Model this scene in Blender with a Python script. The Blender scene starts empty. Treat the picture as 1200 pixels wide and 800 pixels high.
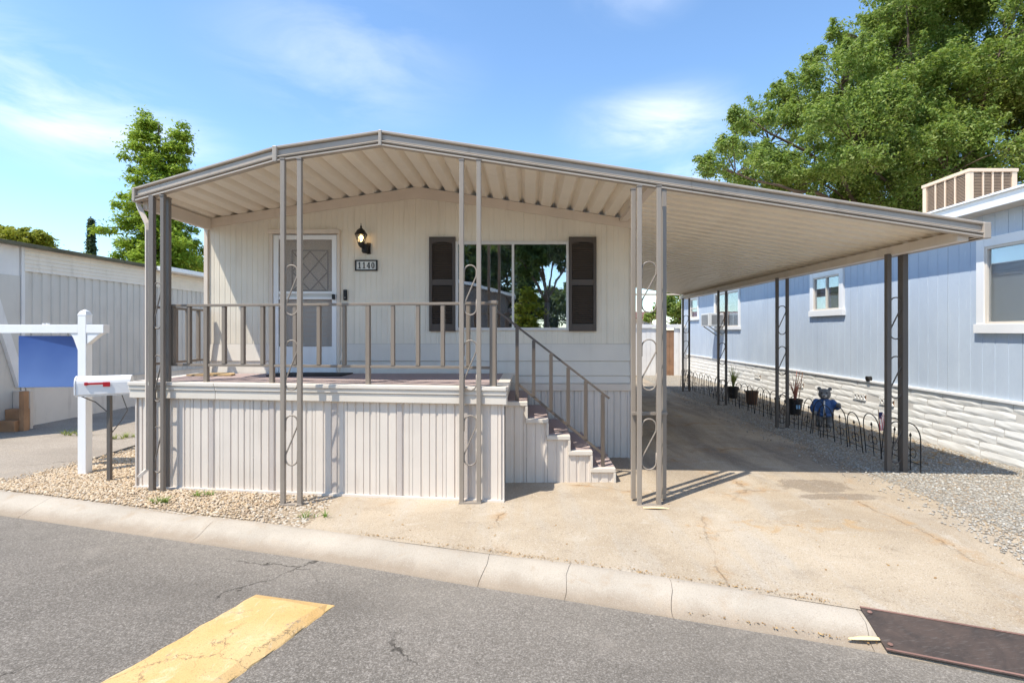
import bpy, math, random
import numpy as np
from mathutils import Vector, Matrix
R = math.radians
random.seed(7); rng = np.random.default_rng(7)
scene = bpy.context.scene
COL = scene.collection

# ------------------------------------------------------------------ camera, sky, sun
E = 1.82            # eye height above the driveway
F = 610.0           # focal length in photograph pixels (1200 wide)
VX, VY = 620.0, 388.0
cam_d = bpy.data.cameras.new('camera'); cam = bpy.data.objects.new('camera', cam_d); COL.objects.link(cam)
cam.location = (0, 0, E); cam.rotation_euler = (R(90), 0, 0)
cam_d.sensor_width = 36.0; cam_d.lens = 36.0 * F / 1200
cam_d.shift_x = -(VX - 600) / 1200; cam_d.shift_y = -(400 - VY) / 1200
cam_d.clip_start = 0.05; cam_d.clip_end = 2000
scene.camera = cam

SUN_DIR = Vector((-0.75, -0.61, 1.74)).normalized()     # towards the sun
SUN_EL = math.asin(SUN_DIR.z); SUN_AZ = math.atan2(SUN_DIR.x, SUN_DIR.y)
world = bpy.data.worlds.new('World'); scene.world = world; world.use_nodes = True
def build_world():
    nt = world.node_tree; N = nt.nodes; L = nt.links; N.clear()
    out = N.new('ShaderNodeOutputWorld'); bg = N.new('ShaderNodeBackground'); bg.inputs[1].default_value = 0.15
    sky = N.new('ShaderNodeTexSky'); sky.sky_type = 'NISHITA'; sky.sun_disc = False
    sky.sun_elevation = SUN_EL; sky.sun_rotation = SUN_AZ
    sky.altitude = 0; sky.air_density = 1.0; sky.dust_density = 0.15; sky.ozone_density = 1.5
    tc = N.new('ShaderNodeTexCoord')
    # thin summer clouds: noise on the sky direction, gathered in a few soft banks
    mp = N.new('ShaderNodeMapping'); mp.inputs['Scale'].default_value = (2.2, 2.2, 7.0); mp.inputs['Rotation'].default_value = (0, R(14), 0)
    L.new(tc.outputs['Generated'], mp.inputs[0])
    nz = N.new('ShaderNodeTexNoise'); nz.inputs['Scale'].default_value = 1.7; nz.inputs['Detail'].default_value = 9; nz.inputs['Roughness'].default_value = 0.58; nz.inputs['Distortion'].default_value = 0.5
    L.new(mp.outputs[0], nz.inputs['Vector'])
    total = None
    banks = [((-0.70, 0.66, 0.34), 0.12, 0.6), ((-0.60, 0.76, 0.29), 0.11, 0.72), ((0.19, 0.93, 0.36), 0.10, 0.45), ((0.27, 0.93, 0.38), 0.09, 0.55), ((0.29, 0.93, 0.27), 0.05, 1.0),
             ((-0.30, 0.85, 0.44), 0.16, 0.28), ((0.17, 0.83, 0.55), 0.08, 0.30), ((-0.9, 0.3, 0.3), 0.2, 0.6), ((0.7, -0.6, 0.4), 0.2, 0.6), ((-0.8, -0.6, 0.5), 0.2, 0.5), ((0.9, 0.2, 0.35), 0.2, 0.5)]
    for d, rad, w in banks:
        v = Vector(d).normalized()
        sub = N.new('ShaderNodeVectorMath'); sub.operation = 'SUBTRACT'; L.new(tc.outputs['Generated'], sub.inputs[0]); sub.inputs[1].default_value = v
        sc = N.new('ShaderNodeVectorMath'); sc.operation = 'MULTIPLY'; L.new(sub.outputs[0], sc.inputs[0]); sc.inputs[1].default_value = (1, 1, 1.9)
        ln = N.new('ShaderNodeVectorMath'); ln.operation = 'LENGTH'; L.new(sc.outputs[0], ln.inputs[0])
        mr = N.new('ShaderNodeMapRange'); mr.interpolation_type = 'SMOOTHSTEP'; L.new(ln.outputs['Value'], mr.inputs[0])
        mr.inputs[1].default_value = 0; mr.inputs[2].default_value = rad * 1.7; mr.inputs[3].default_value = w; mr.inputs[4].default_value = 0
        if total is None: total = mr.outputs[0]
        else:
            a = N.new('ShaderNodeMath'); a.operation = 'ADD'; L.new(total, a.inputs[0]); L.new(mr.outputs[0], a.inputs[1]); total = a.outputs[0]
    r2 = N.new('ShaderNodeMapRange'); L.new(nz.outputs[0], r2.inputs[0]); r2.inputs[1].default_value = 0.36; r2.inputs[2].default_value = 0.66
    mu = N.new('ShaderNodeMath'); mu.operation = 'MULTIPLY'; mu.use_clamp = True; L.new(r2.outputs[0], mu.inputs[0]); L.new(total, mu.inputs[1])
    mx = N.new('ShaderNodeMix'); mx.data_type = 'RGBA'; L.new(mu.outputs[0], mx.inputs[0])
    tint = N.new('ShaderNodeMix'); tint.data_type = 'RGBA'; tint.blend_type = 'MULTIPLY'; tint.inputs[0].default_value = 1; L.new(sky.outputs[0], tint.inputs[6]); tint.inputs[7].default_value = (.71, .815, .87, 1)
    L.new(tint.outputs[2], mx.inputs[6]); mx.inputs[7].default_value = (4.3, 4.45, 4.7, 1)
    L.new(mx.outputs[2], bg.inputs[0]); L.new(bg.outputs[0], out.inputs[0])
build_world()
sd = bpy.data.lights.new('sun', 'SUN'); sd.energy = 2.8; sd.angle = R(0.5); sd.color = (1.0, 0.94, 0.82)
so = bpy.data.objects.new('sun', sd); COL.objects.link(so); so.rotation_euler = SUN_DIR.to_track_quat('Z', 'Y').to_euler(); so.location = (-20, -20, 40)
scene.view_settings.view_transform = 'Standard'; scene.view_settings.look = 'None'
scene.view_settings.exposure = 1.15; scene.view_settings.gamma = 1.0
scene.cycles.diffuse_bounces = 6; scene.cycles.max_bounces = 12; scene.cycles.transparent_max_bounces = 12

# ------------------------------------------------------------------ helpers
def at(px, py, Y): return Vector(((px - VX) * Y / F, Y, E - (py - VY) * Y / F))
def interp(x, pts):
    if x <= pts[0][0]: (x0, y0), (x1, y1) = pts[0], pts[1]
    elif x >= pts[-1][0]: (x0, y0), (x1, y1) = pts[-2], pts[-1]
    else:
        for i in range(len(pts) - 1):
            if pts[i][0] <= x <= pts[i + 1][0]: (x0, y0), (x1, y1) = pts[i], pts[i + 1]; break
    return y0 + (y1 - y0) * (x - x0) / (x1 - x0)

class MB:
    def __init__(s): s.v = []; s.f = []
    def add(s, vs, fs):
        n = len(s.v); s.v += [tuple(p) for p in vs]; s.f += [tuple(i + n for i in f) for f in fs]; return s
    def box(s, x0, x1, y0, y1, z0, z1):
        return s.add([(x0,y0,z0),(x1,y0,z0),(x1,y1,z0),(x0,y1,z0),(x0,y0,z1),(x1,y0,z1),(x1,y1,z1),(x0,y1,z1)],
                     [(0,3,2,1),(4,5,6,7),(0,1,5,4),(1,2,6,5),(2,3,7,6),(3,0,4,7)])
    def obox(s, c, a, b, d):          # centre and three half axes
        c = Vector(c); a = Vector(a); b = Vector(b); d = Vector(d)
        P = [c - a - b - d, c + a - b - d, c + a + b - d, c - a + b - d, c - a - b + d, c + a - b + d, c + a + b + d, c - a + b + d]
        return s.add(P, [(0,3,2,1),(4,5,6,7),(0,1,5,4),(1,2,6,5),(2,3,7,6),(3,0,4,7)])
    def bar(s, p, q, w, h=None, up=(0, 0, 1)):    # rectangular bar from p to q, w across, h along up
        p = Vector(p); q = Vector(q); h = w if h is None else h
        d = (q - p).normalized(); u = Vector(up)
        if abs(d.dot(u)) > 0.95: u = Vector((0, 1, 0))
        a = d.cross(u).normalized(); b = a.cross(d).normalized()
        return s.obox((p + q) / 2, (q - p) / 2, a * w / 2, b * h / 2)
    def tube(s, pts, r, n=6, rx=None, cap=True):
        pts = [Vector(p) for p in pts]; m = len(pts); rs = r if isinstance(r, (list, tuple)) else [r] * m
        d0 = (pts[1] - pts[0]).normalized(); u = Vector((0, 0, 1)) if abs(d0.z) < 0.9 else Vector((1, 0, 0))
        b0 = len(s.v); vs = []
        for i, p in enumerate(pts):
            d = (pts[min(i + 1, m - 1)] - pts[max(i - 1, 0)]).normalized()
            a = d.cross(u); a = a.normalized() if a.length > 1e-6 else Vector((1, 0, 0)); b = a.cross(d); u = b if i else u; u = b
            for k in range(n):
                t = 2 * math.pi * k / n; vs.append(p + a * math.cos(t) * rs[i] + b * math.sin(t) * rs[i])
        fs = [(i*n+k, i*n+(k+1)%n, (i+1)*n+(k+1)%n, (i+1)*n+k) for i in range(m-1) for k in range(n)]
        if cap: fs += [tuple(range(n-1, -1, -1)), tuple((m-1)*n+k for k in range(n))]
        return s.add(vs, fs)
    def lathe(s, c, prof, n=12, sx=1, sy=1):
        c = Vector(c); vs = []; m = len(prof)
        for r, z in prof:
            for k in range(n):
                t = 2 * math.pi * (k + .5) / n; vs.append(c + Vector((r*sx*math.cos(t), r*sy*math.sin(t), z)))
        fs = [(i*n+k, i*n+(k+1)%n, (i+1)*n+(k+1)%n, (i+1)*n+k) for i in range(m-1) for k in range(n)]
        fs += [tuple(range(n-1, -1, -1)), tuple((m-1)*n+k for k in range(n))]
        return s.add(vs, fs)
    def prism(s, poly, h):            # polygon of 3-D points swept by vector h
        h = Vector(h); n = len(poly); P = [Vector(p) for p in poly]
        return s.add(P + [p + h for p in P], [tuple(range(n))[::-1], tuple(range(n, 2*n))] + [(i, (i+1)%n, n+(i+1)%n, n+i) for i in range(n)])
    def quad(s, a, b, c, d): return s.add([a, b, c, d], [(0, 1, 2, 3)])
    def ellipsoid(s, c, r, n=12, m=8, rot=None):
        c = Vector(c); vs = []
        for i in range(m + 1):
            ph = math.pi * i / m
            for k in range(n):
                t = 2*math.pi*k/n; p = Vector((r[0]*math.sin(ph)*math.cos(t), r[1]*math.sin(ph)*math.sin(t), r[2]*math.cos(ph)))
                if rot: p = rot @ p
                vs.append(c + p)
        return s.add(vs, [(i*n+k, (i+1)*n+k, (i+1)*n+(k+1)%n, i*n+(k+1)%n) for i in range(m) for k in range(n)])

WO = {}
def wo(o): return WO.get(o.name, Vector((0, 0, 0))) if o else Vector((0, 0, 0))
def props(o, label=None, cat=None, group=None, kind=None):
    if label: o['label'] = label
    if cat: o['category'] = cat
    if group: o['group'] = group
    if kind: o['kind'] = kind
    return o
def thing(name, loc, label, cat, group=None):
    o = bpy.data.objects.new(name, None); COL.objects.link(o); o.location = loc; o.empty_display_size = 0.2
    WO[o.name] = Vector(loc); return props(o, label, cat, group)
def finish(me, mat, smooth=False):
    if mat: me.materials.append(mat)
    if smooth:
        me.polygons.foreach_set('use_smooth', [True] * len(me.polygons))
def part(mb, name, mat, parent=None, smooth=False, bevel=0, origin=None, **kw):
    """world-space geometry -> one object, parented or top-level"""
    base = Vector(origin) if origin is not None else wo(parent)
    me = bpy.data.meshes.new(name)
    me.from_pydata([(p[0]-base.x, p[1]-base.y, p[2]-base.z) for p in mb.v], [], mb.f); me.update()
    finish(me, mat, smooth)
    o = bpy.data.objects.new(name, me); COL.objects.link(o)
    if parent: o.parent = parent; o.location = base - wo(parent)
    else: o.location = base
    WO[o.name] = base
    if bevel:
        b = o.modifiers.new('bevel', 'BEVEL'); b.width = bevel; b.segments = 2; b.limit_method = 'ANGLE'; b.angle_limit = R(40)
    return props(o, kw.get('label'), kw.get('cat'), kw.get('group'), kw.get('kind'))
def inst(src, name, parent, loc, rotz=0, scale=None):
    o = src.copy(); o.name = name; COL.objects.link(o); o.parent = parent; o.location = Vector(loc) - wo(parent)
    o.rotation_euler = (0, 0, rotz)
    if scale: o.scale = scale
    WO[o.name] = Vector(loc); return o
def np_mesh(name, V, Q, mat, parent=None, origin=None, smooth=False, **kw):
    base = Vector(origin) if origin is not None else wo(parent)
    V = np.asarray(V, dtype=np.float32) - np.array(base, dtype=np.float32); Q = np.asarray(Q, dtype=np.int32); k = Q.shape[1]
    me = bpy.data.meshes.new(name); me.vertices.add(len(V)); me.vertices.foreach_set('co', V.ravel())
    me.loops.add(Q.size); me.loops.foreach_set('vertex_index', Q.ravel())
    me.polygons.add(len(Q)); me.polygons.foreach_set('loop_start', np.arange(0, Q.size, k, dtype=np.int32))
    me.update(calc_edges=True); me.validate(); finish(me, mat, smooth)
    o = bpy.data.objects.new(name, me); COL.objects.link(o)
    if parent: o.parent = parent; o.location = base - wo(parent)
    else: o.location = base
    WO[o.name] = base
    return props(o, kw.get('label'), kw.get('cat'), kw.get('group'), kw.get('kind'))

# ------------------------------------------------------------------ materials
class NT:
    def __init__(s, name):
        s.m = bpy.data.materials.new(name); s.m.use_nodes = True; s.t = s.m.node_tree; s.N = s.t.nodes; s.L = s.t.links; s.N.clear()
        s.out = s.N.new('ShaderNodeOutputMaterial'); s.tc = s.N.new('ShaderNodeTexCoord')
    def link(s, a, b): s.L.new(a, b)
    def bsdf(s, rough=.7, metallic=0, spec=.35):
        b = s.N.new('ShaderNodeBsdfPrincipled'); b.inputs['Roughness'].default_value = rough; b.inputs['Metallic'].default_value = metallic
        b.inputs['Specular IOR Level'].default_value = spec; s.link(b.outputs[0], s.out.inputs[0]); s.b = b; return b
    def coord(s, scale=(1, 1, 1), rot=(0, 0, 0), loc=(0, 0, 0)):
        m = s.N.new('ShaderNodeMapping'); m.inputs['Scale'].default_value = scale; m.inputs['Rotation'].default_value = rot; m.inputs['Location'].default_value = loc
        s.link(s.tc.outputs['Object'], m.inputs[0]); return m.outputs[0]
    def noise(s, vec, scale=5, detail=4, rough=.55, dist=0):
        n = s.N.new('ShaderNodeTexNoise'); n.inputs['Scale'].default_value = scale; n.inputs['Detail'].default_value = detail
        n.inputs['Roughness'].default_value = rough; n.inputs['Distortion'].default_value = dist; s.link(vec, n.inputs['Vector']); return n.outputs[0]
    def ramp(s, x, a, b, lo=0, hi=1, smooth=False):
        r = s.N.new('ShaderNodeMapRange'); s.link(x, r.inputs[0]); r.inputs[1].default_value = a; r.inputs[2].default_value = b; r.inputs[3].default_value = lo; r.inputs[4].default_value = hi
        if smooth: r.interpolation_type = 'SMOOTHSTEP'
        return r.outputs[0]
    def math(s, op, a, b=0):
        m = s.N.new('ShaderNodeMath'); m.operation = op
        for i, x in enumerate((a, b)):
            if isinstance(x, (int, float)): m.inputs[i].default_value = x
            else: s.link(x, m.inputs[i])
        return m.outputs[0]
    def mix(s, fac, a, b, mode='MIX'):
        m = s.N.new('ShaderNodeMix'); m.data_type = 'RGBA'; m.blend_type = mode
        for i, x in ((0, fac), (6, a), (7, b)):
            if isinstance(x, (int, float)): m.inputs[i].default_value = x
            elif isinstance(x, (tuple, list)): m.inputs[i].default_value = (x[0], x[1], x[2], 1)
            else: s.link(x, m.inputs[i])
        return m.outputs[2]
    def vscale(s, x, k):
        m = s.N.new('ShaderNodeVectorMath'); m.operation = 'SCALE'; s.link(x, m.inputs[0]); m.inputs['Scale'].default_value = k; return m.outputs[0]
    def bump(s, h, strength=.3, dist=.01):
        b = s.N.new('ShaderNodeBump'); b.inputs['Strength'].default_value = strength; b.inputs['Distance'].default_value = dist; s.link(h, b.inputs['Height']); s.link(b.outputs[0], s.b.inputs['Normal'])
    def island(s): return s.N.new('ShaderNodeNewGeometry').outputs['Random Per Island']
    def orand(s): return s.N.new('ShaderNodeObjectInfo').outputs['Random']
    def pos(s): return s.N.new('ShaderNodeNewGeometry').outputs['Position']

def paint(name, c, var=.12, rough=.55, dirt=(.22, .18, .14), damt=.25, scale=3, streak=True, bump=.08, metallic=0, spec=.35, objvar=0.0, bscale=60):
    """painted or plain surface with tone drift, rain streaks and fine relief"""
    t = NT(name); t.bsdf(rough, metallic, spec)
    v = t.coord((1, 1, .18 if streak else 1)); n = t.noise(v, scale * 2.2, 5, .6)
    v2 = t.coord(); n2 = t.noise(v2, scale * .6, 3, .5)
    dk = tuple(x * (1 - var) for x in c); lt = tuple(min(.92, x * (1 + var * .7)) for x in c)
    col = t.mix(t.ramp(n2, .3, .7), dk, lt)
    col = t.mix(t.math('MULTIPLY', t.ramp(n, .56, .78), damt), col, dirt)
    if objvar:
        col = t.mix(objvar, col, t.mix(t.orand(), tuple(x * .6 for x in c), tuple(min(.9, x * 1.25) for x in c)))
    t.link(col, t.b.inputs['Base Color'])
    t.link(t.ramp(n, .3, .8, rough * .85, min(1, rough * 1.2)), t.b.inputs['Roughness'])
    if bump: t.bump(t.noise(t.coord(), bscale, 3, .6), bump, .004)
    return t.m

m_facade = paint('beige_siding_paint', (.75, .675, .56), .07, .5, (.42, .34, .26), .26, objvar=.10)
m_board = paint('grey_beige_board_paint', (.70, .64, .56), .06, .5, (.42, .36, .30), .2)
m_skirt = paint('pale_ribbed_skirting', (.70, .62, .54), .08, .45, (.38, .30, .23), .38, objvar=.14)
m_trimbeige = paint('beige_trim_paint', (.68, .585, .49), .06, .5, (.35, .28, .22), .2)
m_cap = paint('pale_deck_cap', (.67, .60, .515), .05, .5, (.40, .32, .26), .2)
m_white = paint('white_paint', (.80, .79, .78), .04, .4, (.45, .42, .38), .15)
m_oldwhite = paint('weathered_white_paint', (.74, .72, .70), .08, .6, (.36, .32, .28), .35)
m_pan = paint('cream_roof_pan', (.83, .75, .62), .04, .4, (.45, .37, .29), .16, streak=False)
m_fascia = paint('taupe_fascia_metal', (.40, .34, .28), .08, .42, (.14, .12, .10), .3, spec=.45)
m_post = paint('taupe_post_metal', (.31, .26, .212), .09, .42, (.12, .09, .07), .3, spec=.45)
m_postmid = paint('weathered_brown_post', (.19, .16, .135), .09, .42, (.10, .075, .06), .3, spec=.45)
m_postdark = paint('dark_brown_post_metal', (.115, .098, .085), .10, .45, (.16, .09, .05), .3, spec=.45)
m_rail = paint('brown_rail_metal', (.235, .19, .15), .09, .42, (.11, .08, .06), .3, spec=.45)
m_shutter = paint('dark_brown_shutter', (.085, .068, .056), .10, .5, (.13, .11, .09), .25)
m_door = paint('tan_inner_door', (.62, .53, .45), .05, .5, (.25, .2, .16), .2)
m_black = paint('black_metal', (.018, .016, .015), .2, .45, (.06, .05, .04), .3)
m_iron = paint('black_wire', (.025, .022, .02), .2, .55, (.09, .05, .03), .4)
m_lgrey = paint('grey_ribbed_wall', (.60, .57, .52), .06, .55, (.2, .18, .16), .25)
m_cream = paint('cream_lower_wall', (.78, .70, .61), .06, .6, (.34, .28, .22), .35)
m_lapwhite = paint('cream_lap_siding', (.82, .75, .65), .06, .6, (.36, .30, .23), .35)
m_blue = None
m_wood = paint('tan_step_wood', (.42, .23, .12), .2, .7, (.16, .09, .05), .4, scale=6)
m_brownwood = paint('brown_fence_wood', (.30, .17, .10), .2, .75, (.14, .08, .05), .4, scale=6)
m_cooler = paint('tan_cooler_metal', (.70, .54, .40), .06, .5, (.4, .3, .2), .25)
m_coolerslat = paint('tan_cooler_slats', (.42, .30, .21), .08, .55, (.2, .14, .1), .3)
m_roofing = paint('grey_roof_coat', (.33, .31, .28), .15, .85, (.12, .11, .06), .5, streak=False)
m_moss = paint('mossy_roof_edge', (.12, .11, .07), .3, .95, (.05, .05, .03), .5, streak=False, bump=.5, bscale=25)
m_red = paint('red_flag_paint', (.50, .02, .03), .06, .4, (.2, .02, .02), .2)
m_pot = paint('black_plastic_pot', (.022, .022, .024), .1, .5, (.1, .08, .06), .3)
m_potbrown = paint('brown_plastic_pot', (.11, .055, .035), .1, .6, (.2, .15, .1), .3)
m_soil = paint('potting_soil', (.06, .04, .03), .3, .95, (.03, .02, .01), .4, streak=False, bump=.5)
m_fur = paint('grey_stone_fur', (.20, .19, .18), .25, .85, (.06, .055, .05), .5, scale=14, streak=False, bump=.5, bscale=70)
m_muzzle = paint('pale_stone_muzzle', (.46, .43, .40), .12, .85, (.2, .18, .16), .3, streak=False, bump=.3)
m_jacket = paint('blue_painted_jacket', (.055, .12, .28), .15, .6, (.3, .32, .36), .3, scale=14, streak=False, bump=.4)
m_labelblue = paint('pale_blue_label', (.25, .48, .72), .05, .4, damt=.05)
m_bluesign = None
m_rubber = paint('black_rubber_mat', (.022, .02, .02), .2, .9, (.08, .07, .06), .3, streak=False, bump=.4)
m_coir = paint('tan_coir_mat', (.42, .29, .15), .15, .95, (.16, .09, .04), .5, scale=12, streak=False, bump=.6, bscale=160)
m_bark = paint('tree_bark', (.13, .095, .07), .3, .95, (.05, .04, .03), .5, scale=5, bump=.9, bscale=18)
m_ac = paint('white_appliance', (.72, .71, .68), .05, .45, (.4, .37, .33), .2)
m_acgrille = paint('grey_grille', (.25, .25, .25), .1, .5)
m_digit = paint('black_digit', (.015, .015, .015), .05, .5, bump=0)
m_plate = paint('cream_number_plate', (.74, .72, .66), .04, .5, damt=.08, bump=0)
m_redroof = paint('dull_red_shingle', (.20, .09, .075), .2, .9, (.1, .06, .05), .4, streak=False, bump=.5)
m_curtain = paint('white_curtain_cloth', (.80, .79, .77), .05, .9, damt=.05)
m_sheer = paint('grey_sheer_curtain', (.48, .46, .44), .08, .9, damt=.05)
m_orangecurtain = paint('orange_curtain_cloth', (.62, .30, .13), .08, .9, damt=.05)
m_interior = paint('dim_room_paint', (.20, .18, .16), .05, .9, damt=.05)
m_brownwall = paint('brown_grey_wall', (.17, .14, .12), .08, .7, (.1, .08, .07), .3)
m_straw = paint('dry_palm_husk', (.80, .62, .34), .12, .8, (.4, .28, .14), .3, streak=False)
m_galv = paint('galvanised_steel', (.34, .34, .33), .1, .4, (.2, .17, .14), .3, metallic=.6)

def mat_carpet(name, c):
    t = NT(name); t.bsdf(.95, 0, .1); v = t.coord()
    n = t.noise(v, 420, 2, .7); n2 = t.noise(t.coord((1, 3, 1)), 5, 4, .6)
    col = t.mix(t.ramp(n, .3, .7), tuple(x * .7 for x in c), tuple(x * 1.3 for x in c)); col = t.mix(t.math('MULTIPLY', t.ramp(n2, .5, .75), .45), col, (.42, .33, .30))
    t.link(col, t.b.inputs['Base Color']); t.bump(n, .6, .004); return t.m
m_carpet = mat_carpet('brown_outdoor_carpet', (.37, .29, .275))

def mat_asphalt(name, c, light=(.42, .38, .34), tint=(.30, .25, .20), crack=.7, dusty=False):
    t = NT(name); t.bsdf(.93, 0, .25); v = t.coord()
    fine = t.noise(v, 95, 3, .75); fine2 = t.noise(v, 260, 2, .6); mid = t.noise(v, 9, 5, .65); big = t.noise(v, .55, 4, .55, .4); blot = t.noise(v, 1.7, 5, .6, .6)
    col = t.mix(t.ramp(big, .3, .7), tuple(x * .78 for x in c), tuple(x * 1.22 for x in c))
    col = t.mix(t.math('MULTIPLY', t.ramp(mid, .35, .75), .35), col, tuple(x * .68 for x in c))
    col = t.mix(t.math('MULTIPLY', t.ramp(fine, .52, .66), .55), col, light); coarse = t.noise(v, 70, 2, .6); col = t.mix(t.math('MULTIPLY', t.ramp(coarse, .56, .66), .42), col, light); col = t.mix(t.math('MULTIPLY', t.ramp(coarse, .44, .32), .55), col, tuple(x * .5 for x in c))
    lanes = t.noise(t.coord((.35, 1.3, 1), (0, 0, R(-17))), 1.1, 5, .6, .3); col = t.mix(t.math('MULTIPLY', t.ramp(lanes, .48, .66), .35), col, tuple(x * .72 for x in c)); pale = t.noise(v, 1.1, 6, .7, .9); col = t.mix(t.math('MULTIPLY', t.ramp(pale, .63, .70), .45), col, tuple(min(.6, x * 2.0) for x in c))
    col = t.mix(t.math('MULTIPLY', t.ramp(fine, .46, .34), .55), col, tuple(x * .35 for x in c))
    col = t.mix(t.math('MULTIPLY', t.ramp(blot, .60, .74), .32), col, tint)
    if dusty:
        sx = t.N.new('ShaderNodeSeparateXYZ'); t.link(t.pos(), sx.inputs[0]); q = t.math('ADD', sx.outputs[1], t.math('MULTIPLY', sx.outputs[0], .30)); q = t.math('ADD', q, t.math('MULTIPLY', t.math('SUBTRACT', t.noise(v, 1.4, 6, .7, .6), .5), 1.6))
        col = t.mix(t.math('MULTIPLY', t.ramp(q, 3.2, 4.3, 0, .42), t.ramp(mid, .25, .6)), col, (.36, .315, .26))
    vd = t.N.new('ShaderNodeTexVoronoi'); vd.feature = 'DISTANCE_TO_EDGE'; vd.inputs['Scale'].default_value = .33
    wv = t.N.new('ShaderNodeVectorMath'); wv.operation = 'ADD'; t.link(v, wv.inputs[0])
    nn = t.N.new('ShaderNodeTexNoise'); nn.inputs['Scale'].default_value = 1.6; nn.inputs['Detail'].default_value = 6; nn.inputs['Roughness'].default_value = .65; t.link(v, nn.inputs['Vector'])
    t.link(t.vscale(nn.outputs['Color'], .5), wv.inputs[1]); t.link(wv.outputs[0], vd.inputs['Vector'])
    ck = t.math('MULTIPLY', t.ramp(vd.outputs['Distance'], 0, .004, 1, 0), t.ramp(t.noise(v, .8, 3, .5), .50, .58)); ck = t.math('MULTIPLY', ck, crack)
    col = t.mix(ck, col, (.03, .025, .02)); t.link(col, t.b.inputs['Base Color'])
    h = t.math('ADD', t.math('MULTIPLY', fine, .6), t.math('MULTIPLY', fine2, .4)); h = t.math('SUBTRACT', h, t.math('MULTIPLY', ck, .8)); t.bump(h, .8, .008)
    return t.m
m_street = mat_asphalt('street_asphalt', (.185, .161, .136), (.44, .395, .345), (.33, .285, .24), .8, True)
m_pad = mat_asphalt('old_tan_asphalt', (.34, .285, .23), (.55, .48, .40), (.40, .31, .20), .8)

def mat_driveway():
    t = NT('worn_tan_driveway'); t.bsdf(.92, 0, .2); v = t.coord(); p = t.pos()
    fine = t.noise(v, 110, 3, .75); mid = t.noise(v, 5, 6, .65, .5); big = t.noise(v, .7, 5, .6, .6); str_ = t.noise(t.coord((2.2, .35, 1)), 1.6, 6, .6, .5)
    c = (.43, .345, .262)
    col = t.mix(t.ramp(big, .3, .7), (.375, .295, .208), (.52, .425, .315))
    col = t.mix(t.math('MULTIPLY', t.ramp(str_, .50, .72), .45), col, (.43, .405, .37))
    col = t.mix(t.math('MULTIPLY', t.ramp(mid, .60, .75), .35), col, (.40, .29, .18))
    # roof shade painted into the driveway colour further up, broken by oil stain streaks
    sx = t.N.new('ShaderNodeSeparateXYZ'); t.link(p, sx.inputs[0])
    shade_stain = t.math('MULTIPLY', t.ramp(sx.outputs[1], 5.6, 7.4, 0, 1, True), t.ramp(t.noise(t.coord((1.1, .25, 1)), 1.5, 5, .6, .7), .40, .62))
    col = t.mix(t.math('MULTIPLY', shade_stain, .7), col, (.15, .13, .115))
    # one damp patch beyond the shade line
    def blob(cx, cy, rx, ry, s0=1.0):
        a = t.math('DIVIDE', t.math('SUBTRACT', sx.outputs[0], cx), rx); b = t.math('DIVIDE', t.math('SUBTRACT', sx.outputs[1], cy), ry)
        d = t.math('ADD', t.math('MULTIPLY', a, a), t.math('MULTIPLY', b, b)); d = t.math('ADD', d, t.math('MULTIPLY', t.math('SUBTRACT', t.noise(v, 6, 4, .6, .5), .5), 2.2))
        return t.ramp(d, .75, 1.05, s0, 0)
    col = t.mix(t.math('MULTIPLY', t.math('MAXIMUM', blob(3.35, 6.15, .42, .28), blob(3.45, 5.72, .5, .12)), .62), col, (.17, .13, .095))
    col = t.mix(t.math('MULTIPLY', blob(2.6, 4.9, 1.2, .16, .6), t.ramp(mid, .5, .62)), col, (.46, .29, .13))
    patch = t.noise(t.coord((1, 1.6, 1)), 2.3, 7, .68, .6); col = t.mix(t.math('MULTIPLY', t.ramp(patch, .54, .68), .5), col, (.30, .235, .17)); col = t.mix(t.math('MULTIPLY', t.ramp(patch, .44, .32), .4), col, (.56, .50, .42))
    col = t.mix(t.math('MULTIPLY', t.ramp(fine, .52, .68), .4), col, (.62, .55, .46)); col = t.mix(t.math('MULTIPLY', t.ramp(fine, .45, .33), .5), col, (.17, .13, .10))
    vd = t.N.new('ShaderNodeTexVoronoi'); vd.feature = 'DISTANCE_TO_EDGE'; vd.inputs['Scale'].default_value = .45
    nn = t.N.new('ShaderNodeTexNoise'); nn.inputs['Scale'].default_value = 1.3; nn.inputs['Detail'].default_value = 7; nn.inputs['Roughness'].default_value = .68; t.link(v, nn.inputs['Vector'])
    wv = t.N.new('ShaderNodeVectorMath'); wv.operation = 'ADD'; t.link(v, wv.inputs[0]); t.link(t.vscale(nn.outputs['Color'], .42), wv.inputs[1]); t.link(wv.outputs[0], vd.inputs['Vector'])
    msk = t.ramp(t.noise(v, .9, 3, .5), .46, .56)
    ck = t.math('MULTIPLY', t.ramp(vd.outputs['Distance'], 0, .0065, 1, 0), msk); halo = t.math('MULTIPLY', t.math('MULTIPLY', t.ramp(vd.outputs['Distance'], 0, .06, 1, 0), msk), t.ramp(mid, .45, .62))
    col = t.mix(t.math('MULTIPLY', halo, .6), col, (.42, .235, .09)); col = t.mix(t.math('MULTIPLY', t.math('MULTIPLY', ck, t.ramp(mid, .4, .62, .15, 1)), .62), col, (.14, .095, .06))
    coarse = t.noise(v, 55, 2, .6); col = t.mix(t.math('MULTIPLY', t.ramp(coarse, .62, .70), .5), col, (.60, .54, .47)); col = t.mix(t.math('MULTIPLY', t.ramp(coarse, .38, .31), .55), col, (.22, .17, .13))
    t.link(col, t.b.inputs['Base Color']); t.bump(t.math('SUBTRACT', fine, ck), .8, .008)
    return t.m
m_drive = mat_driveway()

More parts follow.
